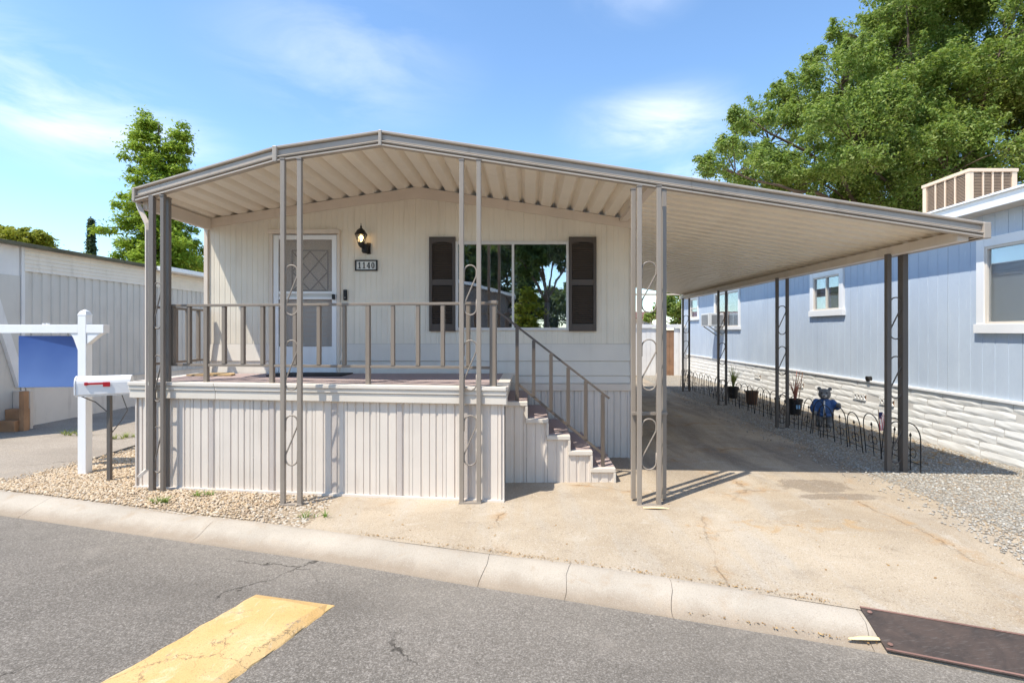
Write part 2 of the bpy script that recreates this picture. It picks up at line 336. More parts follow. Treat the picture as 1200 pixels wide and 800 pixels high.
def mat_concrete(name, c, stain=(.30, .24, .18)):
    t = NT(name); t.bsdf(.88, 0, .25); v = t.coord()
    fine = t.noise(v, 140, 3, .7); mid = t.noise(v, 6, 6, .65, .3); big = t.noise(v, 1.2, 4, .6)
    col = t.mix(t.ramp(big, .3, .7), tuple(x * .88 for x in c), tuple(x * 1.1 for x in c))
    col = t.mix(t.math('MULTIPLY', t.ramp(mid, .52, .75), .5), col, stain); col = t.mix(t.math('MULTIPLY', t.ramp(fine, .42, .3), .4), col, tuple(x * .5 for x in c))
    t.link(col, t.b.inputs['Base Color']); t.bump(fine, .5, .005); return t.m
def mat_kerb():
    t = NT('rolled_kerb_concrete'); t.bsdf(.88, 0, .25); v = t.coord(); fine = t.noise(v, 120, 3, .7); mid = t.noise(v, 4, 6, .68, .4); big = t.noise(v, 1.3, 5, .6)
    c = (.44, .38, .31); col = t.mix(t.ramp(big, .3, .7), tuple(x * .84 for x in c), tuple(x * 1.1 for x in c))
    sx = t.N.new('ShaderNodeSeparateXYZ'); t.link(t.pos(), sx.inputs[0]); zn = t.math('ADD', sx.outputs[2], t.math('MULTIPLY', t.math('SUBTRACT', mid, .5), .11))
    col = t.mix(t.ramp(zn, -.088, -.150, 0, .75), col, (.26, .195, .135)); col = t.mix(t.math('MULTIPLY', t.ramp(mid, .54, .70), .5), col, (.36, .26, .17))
    col = t.mix(t.math('MULTIPLY', t.ramp(fine, .44, .32), .5), col, (.20, .16, .13)); col = t.mix(t.math('MULTIPLY', t.ramp(fine, .56, .7), .35), col, (.62, .57, .50))
    t.link(col, t.b.inputs['Base Color']); t.bump(fine, .6, .006); return t.m
m_kerb = mat_kerb()
m_dirt = mat_concrete('dry_dirt', (.42, .29, .17), (.30, .17, .08))

def mat_gravelbed(name, a, b, c):
    t = NT(name); t.bsdf(.95, 0, .2); v = t.coord()
    vo = t.N.new('ShaderNodeTexVoronoi'); vo.inputs['Scale'].default_value = 38; t.link(v, vo.inputs['Vector'])
    sp = t.N.new('ShaderNodeSeparateColor'); t.link(vo.outputs['Color'], sp.inputs[0])
    col = t.mix(sp.outputs[0], a, b); col = t.mix(t.ramp(sp.outputs[1], .75, .8), col, c); col = t.mix(t.math('MULTIPLY', t.ramp(vo.outputs['Distance'], .35, .7), .6), col, tuple(x * .35 for x in a))
    t.link(col, t.b.inputs['Base Color']); t.bump(t.math('SUBTRACT', 1.0, vo.outputs['Distance']), .9, .015); return t.m
m_gravbed = mat_gravelbed('tan_gravel_bed', (.40, .30, .20), (.52, .43, .33), (.62, .57, .50))
m_gravbed2 = mat_gravelbed('grey_gravel_bed', (.31, .28, .235), (.46, .43, .38), (.43, .32, .21))
def mat_stones(name, cols):
    t = NT(name); t.bsdf(.9, 0, .25); r = t.N.new('ShaderNodeValToRGB'); t.link(t.island(), r.inputs[0]); r.color_ramp.interpolation = 'CONSTANT'
    els = r.color_ramp.elements
    while len(els) < len(cols): els.new(.5)
    for i, c in enumerate(cols): els[i].position = i / len(cols); els[i].color = (*c, 1)
    n = t.noise(t.coord(), 60, 3, .6); col = t.mix(t.math('MULTIPLY', t.ramp(n, .45, .75), .4), r.outputs[0], (.28, .2, .13)); t.link(col, t.b.inputs['Base Color']); return t.m
m_stones = mat_stones('tan_gravel_stones', [(.54, .41, .28), (.58, .47, .34), (.47, .33, .20), (.62, .53, .42), (.56, .43, .29), (.40, .29, .19), (.62, .50, .36), (.52, .38, .23)])
m_stones2 = mat_stones('grey_gravel_stones', [(.43, .40, .35), (.50, .47, .42), (.36, .32, .27), (.46, .42, .36), (.42, .40, .36), (.53, .51, .47), (.46, .37, .27), (.31, .28, .24)])

def mat_bluewall():
    t = NT('pale_blue_siding_paint'); t.bsdf(.75, 0, .25); v = t.coord((1, 1, .12)); n = t.noise(v, 18, 6, .7); n2 = t.noise(t.coord((1, 1, .5)), 1.6, 4, .6); n3 = t.noise(t.coord((1, 1, .2)), 70, 3, .7)
    col = t.mix(t.ramp(n2, .3, .7), (.445, .51, .60), (.52, .585, .665)); col = t.mix(t.math('MULTIPLY', t.ramp(n, .60, .74), .5), col, (.76, .79, .82)); col = t.mix(t.math('MULTIPLY', t.ramp(n3, .44, .32), .3), col, (.36, .42, .51))
    t.link(col, t.b.inputs['Base Color']); t.bump(n3, .5, .004); return t.m
m_blue = mat_bluewall()
def mat_stoneskirt():
    t = NT('white_stone_skirting'); t.bsdf(.8, 0, .25); v = t.coord((1, .5, 1)); n = t.noise(v, 9, 6, .7); col = t.mix(t.ramp(n, .4, .75), (.84, .83, .80), (.74, .72, .68)); col = t.mix(t.math('MULTIPLY', t.orand(), .25), col, (.62, .59, .55))
    t.link(col, t.b.inputs['Base Color']); t.bump(t.noise(v, 16, 5, .7), .5, .008); return t.m
m_skstone = mat_stoneskirt()
m_skgap = paint('grey_mortar', (.64, .61, .57), .1, .9, (.3, .26, .22), .4, streak=False)
def mat_yellow():
    t = NT('worn_yellow_paint'); t.bsdf(.85, 0, .25); v = t.coord(); fine = t.noise(v, 90, 3, .75); mid = t.noise(v, 4.5, 6, .7, .8); big = t.noise(v, 1.5, 4, .6)
    col = t.mix(t.ramp(big, .3, .7), (.60, .36, .13), (.65, .45, .22)); col = t.mix(t.ramp(mid, .55, .70, 0, .75), col, (.66, .55, .36)); col = t.mix(t.math('MULTIPLY', t.ramp(fine, .44, .33), .7), col, (.30, .20, .10))
    vd = t.N.new('ShaderNodeTexVoronoi'); vd.feature = 'DISTANCE_TO_EDGE'; vd.inputs['Scale'].default_value = 1.3
    nn = t.N.new('ShaderNodeTexNoise'); nn.inputs['Scale'].default_value = 3.2; nn.inputs['Detail'].default_value = 6; nn.inputs['Roughness'].default_value = .7; t.link(v, nn.inputs['Vector'])
    wv = t.N.new('ShaderNodeVectorMath'); wv.operation = 'ADD'; t.link(v, wv.inputs[0]); t.link(t.vscale(nn.outputs['Color'], .42), wv.inputs[1]); t.link(wv.outputs[0], vd.inputs['Vector'])
    ck = t.math('MULTIPLY', t.ramp(vd.outputs['Distance'], 0, .008, 1, 0), t.ramp(t.noise(v, 1.2, 3, .5), .42, .52))
    w2 = t.noise(v, 7, 7, .75, .5); col = t.mix(t.math('MULTIPLY', t.ramp(w2, .60, .66), .65), col, (.24, .20, .16)); col = t.mix(t.math('MULTIPLY', t.ramp(t.noise(t.coord((6, 1.2, 1), (0, 0, R(-20))), 6, 5, .7), .60, .72), .5), col, (.70, .60, .44)); col = t.mix(t.math('MULTIPLY', ck, .75), col, (.09, .07, .05)); t.link(col, t.b.inputs['Base Color']); t.bump(fine, .6, .006); return t.m
m_yellow = mat_yellow()
def mat_rust():
    t = NT('rusted_steel_plate'); t.bsdf(.72, .25, .35); v = t.coord(); n = t.noise(v, 5, 6, .7, .6); f = t.noise(t.coord((1, 8, 1), (0, 0, R(20))), 14, 4, .7)
    col = t.mix(t.ramp(n, .35, .7), (.050, .040, .036), (.105, .074, .060)); col = t.mix(t.math('MULTIPLY', t.ramp(f, .55, .72), .5), col, (.17, .15, .135)); t.link(col, t.b.inputs['Base Color']); t.bump(n, .4, .006); return t.m
m_rust = mat_rust()
m_rustedge = paint('orange_rust_edge', (.22, .125, .10), .3, .9, (.12, .05, .03), .5, streak=False, bump=.4)

def mat_leaf(name, cols, trans=.35, rough=.6):
    t = NT(name); r = t.N.new('ShaderNodeValToRGB'); t.link(t.island(), r.inputs[0]); els = r.color_ramp.elements
    while len(els) < len(cols): els.new(.5)
    for i, c in enumerate(cols): els[i].position = i / max(1, len(cols) - 1); els[i].color = (*c, 1)
    b = t.bsdf(rough, 0, .3); t.link(r.outputs[0], b.inputs['Base Color'])
    tr = t.N.new('ShaderNodeBsdfTranslucent'); hs = t.mix(.5, r.outputs[0], (.36, .46, .06)); t.link(hs, tr.inputs[0])
    mx = t.N.new('ShaderNodeMixShader'); mx.inputs[0].default_value = trans; t.link(b.outputs[0], mx.inputs[1]); t.link(tr.outputs[0], mx.inputs[2]); t.link(mx.outputs[0], t.out.inputs[0]); return t.m
m_oak = mat_leaf('oak_leaves', [(.095, .165, .030), (.17, .26, .05), (.27, .36, .085), (.40, .45, .16), (.12, .20, .04), (.24, .34, .075)], .48)
m_redwood = mat_leaf('bright_conifer_leaves', [(.13, .23, .02), (.24, .36, .03), (.36, .45, .05), (.17, .29, .025)], .42)
m_yellowleaf = mat_leaf('yellow_green_leaves', [(.26, .28, .02), (.40, .38, .035), (.17, .21, .02), (.48, .42, .06)], .38)
m_cypress = mat_leaf('dark_cypress_leaves', [(.022, .05, .022), (.04, .075, .03), (.03, .06, .025)], .15)
m_darkleaf = mat_leaf('dark_tree_leaves', [(.03, .06, .018), (.06, .10, .028), (.09, .14, .035)], .3)
m_grass = mat_leaf('green_weed', [(.10, .19, .03), (.16, .26, .05), (.22, .26, .08)], .3)
m_strap = mat_leaf('yellow_green_strap_leaf', [(.20, .26, .06), (.38, .36, .12), (.12, .20, .05)], .3)
m_pinkleaf = mat_leaf('red_pink_stems', [(.42, .12, .10), (.55, .22, .18), (.30, .09, .08)], .2)
m_dry = mat_leaf('dry_leaf_litter', [(.30, .16, .06), (.45, .27, .10), (.22, .12, .06), (.55, .38, .18)], .1)

def mat_glass(name, refl=.45, tint=(.9, .93, .95)):
    t = NT(name); g = t.N.new('ShaderNodeBsdfGlossy'); g.inputs['Roughness'].default_value = .006; g.inputs[0].default_value = (.92, .95, 1, 1)
    tr = t.N.new('ShaderNodeBsdfTransparent'); tr.inputs[0].default_value = (*tint, 1); mx = t.N.new('ShaderNodeMixShader')
    lw = t.N.new('ShaderNodeLayerWeight'); lw.inputs[0].default_value = .25; f = t.math('ADD', t.math('MULTIPLY', lw.outputs['Fresnel'], .4), refl)
    t.link(f, mx.inputs[0]); t.link(tr.outputs[0], mx.inputs[1]); t.link(g.outputs[0], mx.inputs[2]); t.link(mx.outputs[0], t.out.inputs[0])
    nb = t.N.new('ShaderNodeBump'); nb.inputs['Strength'].default_value = .04; nb.inputs['Distance'].default_value = .02; t.link(t.noise(t.coord(), 2.2, 2, .5), nb.inputs['Height']); t.link(nb.outputs[0], g.inputs['Normal']); return t.m
m_glass = mat_glass('window_glass', .50, (.75, .78, .80)); m_glassdim = mat_glass('side_window_glass', .18); m_lampglass = mat_glass('lamp_glass', .08)
def mat_screen():
    t = NT('insect_screen'); d = t.N.new('ShaderNodeBsdfDiffuse'); d.inputs[0].default_value = (.44, .40, .36, 1); tr = t.N.new('ShaderNodeBsdfTransparent'); mx = t.N.new('ShaderNodeMixShader')
    w = t.noise(t.coord((1, 1, 1)), 220, 1, .5); t.link(t.ramp(w, .3, .7, .22, .42), mx.inputs[0]); t.link(tr.outputs[0], mx.inputs[1]); t.link(d.outputs[0], mx.inputs[2]); t.link(mx.outputs[0], t.out.inputs[0]); return t.m
m_screen = mat_screen()
def mat_sign():
    t = NT('blue_sign_print'); t.bsdf(.35, 0, .4); sx = t.N.new('ShaderNodeSeparateXYZ'); t.link(t.tc.outputs['Generated'], sx.inputs[0])
    n = t.noise(t.coord(), 2.5, 2, .4); f = t.math('ADD', t.ramp(sx.outputs[2], .95, .1, 0, .75), t.math('MULTIPLY', t.math('SUBTRACT', n, .5), .5)); t.link(t.mix(f, (.028, .075, .27), (.13, .22, .46)), t.b.inputs['Base Color']); return t.m
m_bluesign = mat_sign()
def mat_bulb():
    t = NT('lit_bulb'); e = t.N.new('ShaderNodeEmission'); e.inputs[0].default_value = (1, .62, .25, 1); e.inputs[1].default_value = 6; t.link(e.outputs[0], t.out.inputs[0]); return t.m
m_bulb = mat_bulb()
def mat_vent():
    t = NT('perforated_skirting'); t.bsdf(.5); v = t.coord(); sc = t.N.new('ShaderNodeVectorMath'); sc.operation = 'MULTIPLY'; t.link(v, sc.inputs[0]); sc.inputs[1].default_value = (85, 0, 85)
    vo = t.N.new('ShaderNodeTexVoronoi'); vo.inputs['Scale'].default_value = 1; vo.inputs['Randomness'].default_value = .0; t.link(sc.outputs[0], vo.inputs['Vector'])
    t.link(t.mix(t.ramp(vo.outputs['Distance'], .26, .32), (.17, .14, .12), (.64, .565, .51)), t.b.inputs['Base Color']); return t.m
m_vent = mat_vent()

# ------------------------------------------------------------------ the ground
KB = [(-40, 15.9), (-6.23, 6.13), (-4.0, 5.49), (-1.75, 4.84), (-.59, 4.49), (.5, 4.15), (1.5, 3.80), (2.24, 3.53), (40, -11.6)]
KF = [(-40, 15.4), (-5.77, 5.66), (-3.6, 5.04), (-1.62, 4.48), (-.54, 4.12), (.5, 3.80), (1.38, 3.51), (2.2, 3.24), (40, -11.9)]
kb = lambda x: interp(x, KB); kf = lambda x: interp(x, KF)
def gz(x, y):
    t = max(0, min(1, (y - kb(x)) / 2.4)); t = t * t * (3 - 2 * t)
    return -.055 + .055 * t
def sheet(name, x0, x1, y1, off, mat, nx=40, ny=40, fx0=None, label=None):
    """ground sheet from the back of the kerb to y1; the left edge may lean"""
    b = MB(); vs = []; fs = []
    for j in range(ny + 1):
        tt = (j / ny) ** 2
        for i in range(nx + 1):
            x = x0 + (x1 - x0) * i / nx
            y = kb(x) - .03 + (y1 - kb(x) + .03) * tt
            if fx0 and i == 0: x = fx0(y)
            vs.append((x, y, gz(x, y) + off))
    for j in range(ny):
        for i in range(nx): a = j * (nx + 1) + i; fs.append((a, a + 1, a + nx + 2, a + nx + 1))
    b.add(vs, fs); return part(b, name, mat, kind='structure', smooth=True)
g = MB(); g.quad((-600, -600, -.42), (600, -600, -.42), (600, 900, -.42), (-600, 900, -.42)); part(g, 'ground', m_dirt, kind='structure')
sheet('dirt_yard', -40, 38, 70, -.012, m_dirt, 60, 30)
sheet('neighbour_driveway', -22, -2.3, 24, -.006, m_pad, 40, 30)
sheet('gravel_bed', -6.5, -2.14, 9.4, .0, m_gravbed, 24, 20, fx0=lambda y: -6.5 + .36 * max(0, y - 6.4))
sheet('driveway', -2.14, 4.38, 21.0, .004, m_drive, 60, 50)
sheet('side_gravel_bed', 4.36, 6.9, 22.3, .008, m_gravbed2, 16, 40)
# street: near side follows the gutter, far side is the opposite kerb
b = MB(); xs = [-40] + [x for x, _ in KF[1:-1]] + [40]; xs = sorted(set(xs + [-20, -12, 10, 20]))
vs = [(x, kf(x) + .03, -.165) for x in xs] + [(x, kf(x) - 8.2, -.165) for x in xs]; n = len(xs)
b.add(vs, [(i, n + i, n + i + 1, i + 1) for i in range(n - 1)]); part(b, 'street', m_street, kind='structure')
b = MB(); vs = [(x, kf(x) - 8.2, -.06) for x in xs] + [(x, kf(x) - 60, -.06) for x in xs] + [(x, kf(x) - 8.2, -.2) for x in xs]
b.add(vs, [(i, n + i, n + i + 1, i + 1) for i in range(n - 1)] + [(i, i + 1, 2*n + i + 1, 2*n + i) for i in range(n - 1)]); part(b, 'opposite_lot', m_pad, kind='structure')
# rolled kerb in poured sections
kerb = thing('kerb', (0, 4.6, -.1), None, None); props(kerb, kind='structure')
joints = [-40, -20, -11, -8.2, -5.35, -3.1, -.32, .33, 1.07, 2.22, 4.2, 8, 20, 38]
prof = [(0, -.30), (0, -.056), (.03, -.049), (.20, -.054), (.45, -.074), (.68, -.106), (.84, -.138), (.93, -.150), (1.02, -.158), (1.05, -.30)]
for a, c in zip(joints[:-1], joints[1:]):
    b = MB(); m = max(2, int((c - a) / .35)); vs = []; k = len(prof)
    for i in range(m + 1):
        x = a + .0018 + (c - a - .0036) * i / m; x0_ = x
        for t, z in prof:
            px = x - .12 * t if False else x
            wig = .010 * math.sin(7 * t + (a if i == 0 else c) * 5) if i in (0, m) else 0; vs.append((x - .07 * t + wig, kb(x) + (kf(x) - kb(x)) * t, z + .006 * math.sin(x * 2.1 + t) + random.uniform(-.002, .002)))
    fs = [(i*k+j, i*k+j+1, (i+1)*k+j+1, (i+1)*k+j) for i in range(m) for j in range(k-1)]; e0 = len(vs); vs += vs[:k] + vs[m*k:(m+1)*k]; fs += [tuple(e0 + j for j in range(k))[::-1], tuple(e0 + k + j for j in range(k))]
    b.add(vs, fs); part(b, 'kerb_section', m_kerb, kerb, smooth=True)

# loose stones
ico_v = []; ph = (1 + 5 ** .5) / 2
for a, c in ((1, ph), (-1, ph), (1, -ph), (-1, -ph)): ico_v += [(0, a, c), (a, c, 0), (c, 0, a)]
ico_v = np.array(ico_v) / np.linalg.norm(ico_v[0])
def hull_faces(P):
    F_ = []
    for i in range(12):
        for j in range(i+1, 12):
            for k in range(j+1, 12):
                d = [np.linalg.norm(P[i]-P[j]), np.linalg.norm(P[j]-P[k]), np.linalg.norm(P[i]-P[k])]
                if max(d) < 1.1:
                    F_.append((i, j, k) if np.dot(np.cross(P[j]-P[i], P[k]-P[i]), P[i]) > 0 else (i, k, j))
    return np.array(F_)
ico_f = hull_faces(ico_v)
def stones(name, P, smin, smax, mat, label):
    n = len(P); s = rng.uniform(smin, smax, n) * np.where(rng.random(n) < .06, 1.7, 1)
    V = ico_v[None] * rng.uniform(.75, 1.2, (n, 12, 1)); V = V * (s[:, None] * np.stack([rng.uniform(.8, 1.3, n), rng.uniform(.7, 1.1, n), rng.uniform(.45, .8, n)], 1))[:, None, :] * .5
    a = rng.uniform(0, 6.28, n); ca, sa = np.cos(a), np.sin(a); X = V[..., 0] * ca[:, None] - V[..., 1] * sa[:, None]; Y = V[..., 0] * sa[:, None] + V[..., 1] * ca[:, None]
    V = np.stack([X, Y, V[..., 2]], -1) + P[:, None, :]; Q = ico_f[None] + (np.arange(n) * 12)[:, None, None]
    return np_mesh(name, V.reshape(-1, 3), Q.reshape(-1, 3), mat, kind='stuff', label=label, cat='gravel')
def scatter(n, x0, x1, y0f, y1, cond, lift):
    out = []
    while len(out) < n:
        x = random.uniform(x0, x1); yb = y0f(x); y = random.uniform(yb, y1)
        if cond(x, y): out.append((x, y, gz(x, y) + lift))
    return np.array(out)
DL, DR = (-4.72, 6.20), (-.27, 5.60)        # front corners of the deck
deck_y = lambda x: DL[1] + (DR[1] - DL[1]) * (x - DL[0]) / (DR[0] - DL[0])
def left_ok(x, y):
    edge = -6.42 + .36 * max(0, y - 6.4)
    if x < edge - random.random() ** 2 * .35: return False
    if x > -4.70 and y > deck_y(x) - .01: return False
    if x > -2.17 + random.random() ** 3 * .12: return False
    if x > -3.3 and random.random() < min(.93, (x + 3.3) * 1.1): return False
    if y > kb(x) + .02: return random.random() > max(0, (y - 8) / 2)
    return False
P = scatter(20000, -6.8, -2.05, lambda x: kb(x) + .02, 9.0, left_ok, .012)
stones('tan_gravel', P, .012, .030, m_stones, 'loose tan and cream gravel between the kerb and the porch skirting')
def right_ok(x, y):
    if x < 4.42 + .08 * math.sin(y * 2.3) + .06 * math.sin(y * 7.1) - random.random() ** 4 * .7 - max(0, 5.6 - y) * .25: return False
    if x > 6.42: return False
    return random.random() < min(1, 8.0 / max(y, 1)) ** 2
P = scatter(27000, 3.9, 6.5, lambda x: kb(x) + .05, 17, right_ok, .014)
stones('grey_gravel', P, .010, .027, m_stones2, 'grey blue gravel strip along the blue home and the wire edging')

# ------------------------------------------------------------------ shared roof numbers
RX = -1.60
def zr(x): return E + 2.075 - .152 * abs(x - RX)     # underside of the awning pans
YF = 5.62                                            # roof front edge
FR = [(-4.66, 6.17), (-2.73, YF), (RX, YF), (4.93, YF)]
yfront = lambda x: interp(x, FR)
YW = 7.50                                            # facade plane
HX0, HX1 = -4.66, 1.50
CB = 16.2                                            # back end of the carport roof

# ------------------------------------------------------------------ mobile home
home = thing('mobile_home', (-1.58, YW, 0), 'beige mobile home with ribbed siding, dark shutters and a white storm door under the awning', 'mobile home')
def X_(px): return (px - VX) * YW / F
def Z_(py): return E - (py - VY) * YW / F
door_o = (X_(321), X_(396.5), 1.18, Z_(274)); win_o = (X_(535.5), X_(665), Z_(385.5), Z_(284))
z_board = Z_(402.6)
def ribbed_cols(b, x0, x1, y, z0f, z1f, pitch, depth, holes=(), groove=.022, outward=-1):
    """vertical ribs on a plane y = const; z0f/z1f may be functions of x"""
    f0 = z0f if callable(z0f) else (lambda x: z0f); f1 = z1f if callable(z1f) else (lambda x: z1f)
    pts = []; x = x0
    k = 0
    while x < x1 - 1e-6:
        for dx, d in ((0, 0), (groove * .3, depth), (groove, depth), (groove * 1.3, 0)):
            if x + dx < x1: pts.append((x + dx, d))
        x += pitch
    pts.append((x1, 0))
    for h in holes:
        for hx in (h[0], h[1]):
            if x0 < hx < x1: pts.append((hx, 0))
    pts.sort()
    for (xa, da), (xb, db) in zip(pts[:-1], pts[1:]):
        if xb - xa < 1e-5: continue
        xm = (xa + xb) / 2; segs = [(None, None)]
        hs = [h for h in holes if h[0] < xm < h[1]]
        ya, yb = y - outward * da, y - outward * db
        def col(za0, zb0, za1, zb1): b.add([(xa, ya, za0), (xb, yb, zb0), (xb, yb, zb1), (xa, ya, za1)], [(0, 1, 2, 3)])
        if not hs: col(f0(xa), f0(xb), f1(xa), f1(xb))
        else:
            h = hs[0]
            if h[2] > f0(xm) + .001: col(f0(xa), f0(xb), h[2], h[2])
            if h[3] < f1(xm) - .001: col(h[3], h[3], f1(xa), f1(xb))
    return b
seams = [HX0 + .04, -3.72, -2.52, -1.30, -.08, 1.12, HX1 - .04]
roofz = lambda x: zr(x) - .07
for a, c in zip(seams[:-1], seams[1:]):
    b = MB(); ribbed_cols(b, a + .0006, c - .0006, YW, z_board, roofz, .0787, .0035, (door_o, win_o), .014); part(b, 'siding_panel', m_facade, home)
# lap boards under the siding, then the pale ribbed skirting
zb = [z_board, Z_(423), Z_(440), Z_(449)]
for i in range(3):
    for (x0, x1) in ((HX0 + .04, door_o[0]), (door_o[1], HX1 - .04)):
        b = MB(); zt, zl = zb[i], zb[i + 1]; b.add([(x0, YW - .004, zt - .002), (x1, YW - .004, zt - .002), (x1, YW - .022, zl + .004), (x0, YW - .022, zl + .004), (x0, YW, zl), (x1, YW, zl)], [(0, 3, 2, 1), (3, 4, 5, 2)]); part(b, 'lap_board', m_board, home)
for (x0, x1) in ((HX0 + .04, door_o[0]), (door_o[1], HX1 - .04)):
    part(MB().box(x0, x1, YW - .035, YW + .01, Z_(457.5), Z_(449) - .003), 'water_table_trim', m_trimbeige, home, bevel=.004)
for k in range(16):
    x0 = HX0 + .04 + k * .381; x1 = min(HX1 - .04, x0 + .379)
    if x1 <= x0: break
    part(ribbed_cols(MB(), x0, x1, YW - .012, gz(x0, YW) - .05, Z_(457.5) - .002, .095, .012, (), .03), 'skirting_panel', m_skirt, home)
b = MB().box(HX0 - .01, HX0 + .045, YW - .03, YW + .03, 0, roofz(HX0)); part(b, 'corner_trim', m_trimbeige, home, bevel=.004)
b = MB().box(HX1 - .045, HX1 + .01, YW - .03, YW + .03, 0, roofz(HX1)); part(b, 'corner_trim', m_trimbeige, home, bevel=.004)
# gable trim following the roof line, soft peak
gx = [HX0, -3.2, -2.4, -2.0, -1.6, -1.2, -.8, 0, HX1]
def ztop(x): return zr(x) - .006
def zbot(x): return zr(x) - .135 - .03 * max(0, 1 - abs(x - RX) / .9)
vs = []
for x in gx: vs += [(x, YW - .03, ztop(x)), (x, YW - .03, zbot(x)), (x, YW + .02, ztop(x)), (x, YW + .02, zbot(x))]
fs = []
for i in range(len(gx) - 1): a, c = i * 4, i * 4 + 4; fs += [(a, a + 1, c + 1, c), (a + 1, a + 3, c + 3, c + 1), (a, c, c + 2, a + 2)]
part(MB().add(vs, fs), 'gable_trim', m_trimbeige, home)
# hidden side walls, back and roof
part(MB().box(HX1 - .06, HX1, YW + .03, 20, 0, zr(HX1) - .1), 'side_wall', m_facade, home)
part(MB().box(HX0, HX0 + .06, YW + .03, 20, 0, zr(HX0) - .1), 'side_wall', m_facade, home)
part(MB().box(HX0, HX1, 20, 20.08, 0, zr(HX1) - .1), 'back_wall', m_facade, home)
b = MB(); b.prism([(HX0 - .1, 7.56, zr(HX0) - .05), (RX, 7.56, zr(RX) - .05), (HX1 - .02, 7.56, zr(HX1) - .05), (HX1 - .02, 7.56, zr(HX1) - .11), (RX, 7.56, zr(RX) - .11), (HX0 - .1, 7.56, zr(HX0) - .11)], (0, 12.6, 0)); part(b, 'roof', m_roofing, home)
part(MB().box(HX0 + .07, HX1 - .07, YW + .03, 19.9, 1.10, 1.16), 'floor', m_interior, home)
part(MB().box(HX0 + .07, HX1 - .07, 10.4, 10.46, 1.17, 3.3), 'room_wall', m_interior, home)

# storm door
def fbox(b, px0, px1, py0, py1, y0, y1): return b.box(X_(px0), X_(px1), y0, y1, Z_(py1), Z_(py0))
b = MB(); fbox(b, 316.5, 320.5, 271, 437, YW - .03, YW + .05); fbox(b, 395.5, 399, 271, 437, YW - .03, YW + .05); fbox(b, 316, 399.5, 269.5, 274.5, YW - .06, YW + .05); part(b, 'door_casing', m_trimbeige, home, bevel=.004)
sdoor = MB(); fbox(sdoor, 321, 327, 275.5, 436, YW - .02, YW + .02); fbox(sdoor, 389.5, 395, 275.5, 436, YW - .02, YW + .02); fbox(sdoor, 327, 389.5, 275.5, 281, YW - .018, YW + .018)
fbox(sdoor, 327, 389.5, 341.5, 344.3, YW - .018, YW + .018); fbox(sdoor, 327, 389.5, 348, 350.8, YW - .018, YW + .018); fbox(sdoor, 327, 389.5, 406, 436, YW - .014, YW + .014)
sdoor = part(sdoor, 'storm_door', m_white, home, bevel=.003)
part(fbox(MB(), 327, 389.5, 281, 341.5, YW + .004, YW + .006), 'door_screen', m_screen, sdoor); part(fbox(MB(), 327, 389.5, 350.8, 406, YW + .004, YW + .006), 'door_screen', m_screen, sdoor)
part(fbox(MB(), 327, 389.5, 344.3, 348, YW + .004, YW + .008), 'door_panel', m_lgrey, sdoor)
part(MB().box(X_(390.8), X_(393.5), YW - .07, YW - .02, Z_(351), Z_(345)), 'door_handle', m_black, sdoor, bevel=.004)
idoor = part(fbox(MB(), 321, 395, 275, 436, YW + .045, YW + .09), 'inner_door', m_door, home)
b = MB(); yd = YW + .038
for (x0, y0, x1, y1) in ((341, 293, 383, 293), (341, 340, 383, 340), (341, 293, 341, 340), (383, 293, 383, 340), (341, 294, 362, 318), (362, 318, 381, 340), (362, 294, 341, 318), (383, 294, 362, 318), (362, 294, 383, 318), (341, 318, 362, 340), (362, 318, 343, 340), (383, 318, 362, 340)):
    b.bar((X_(x0), yd, Z_(y0)), (X_(x1), yd, Z_(y1)), .014, .012, (0, 1, 0))
part(b, 'diamond_moulding', m_brownwall, idoor)
b = MB()
for k in range(9): fbox(b, 341, 383, 356 + k * 5.6, 359.4 + k * 5.6, yd - .004, yd + .008)
part(b, 'door_louvre', m_lgrey, idoor)
part(fbox(MB(), 319, 397, 436, 439, YW - .08, YW + .05), 'door_sill', m_galv, home, bevel=.003)

# picture window
wf = MB(); fbox(wf, 534, 537, 283, 387, YW - .035, YW + .04); fbox(wf, 663.5, 666.3, 283, 387, YW - .035, YW + .04); fbox(wf, 537, 663.5, 283, 286.5, YW - .03, YW + .04); fbox(wf, 537, 663.5, 383.8, 387, YW - .03, YW + .04); fbox(wf, 599.8, 602.6, 286.5, 383.8, YW - .026, YW + .03)
wf = part(wf, 'window', paint('pale_aluminium', (.66, .63, .59), .05, .35, spec=.5), home, bevel=.003)
part(fbox(MB(), 537, 599.8, 286.5, 383.8, YW + .0, YW + .004), 'pane', m_glass, wf); part(fbox(MB(), 602.6, 663.5, 286.5, 383.8, YW - .012, YW - .008), 'pane', m_glass, wf)
def curtain(px0, px1, folds, mat, y):
    b = MB(); n = folds * 6; z0, z1 = Z_(384), Z_(286); vs = []
    for i in range(n + 1):
        x = X_(px0) + (X_(px1) - X_(px0)) * i / n; yy = y + .03 * math.sin(i / n * folds * 2 * math.pi) + .008 * math.sin(i * 1.7)
        vs += [(x, yy, z0), (x + .006 * math.sin(i), yy, z1)]
    b.add(vs, [(2*i, 2*i+2, 2*i+3, 2*i+1) for i in range(n)]); return part(b, 'curtain', mat, home, smooth=True)
curtain(536, 600, 9, m_sheer, YW + .075); curtain(641, 665, 5, m_curtain, YW + .07); curtain(602, 606, 1, m_curtain, YW + .12)
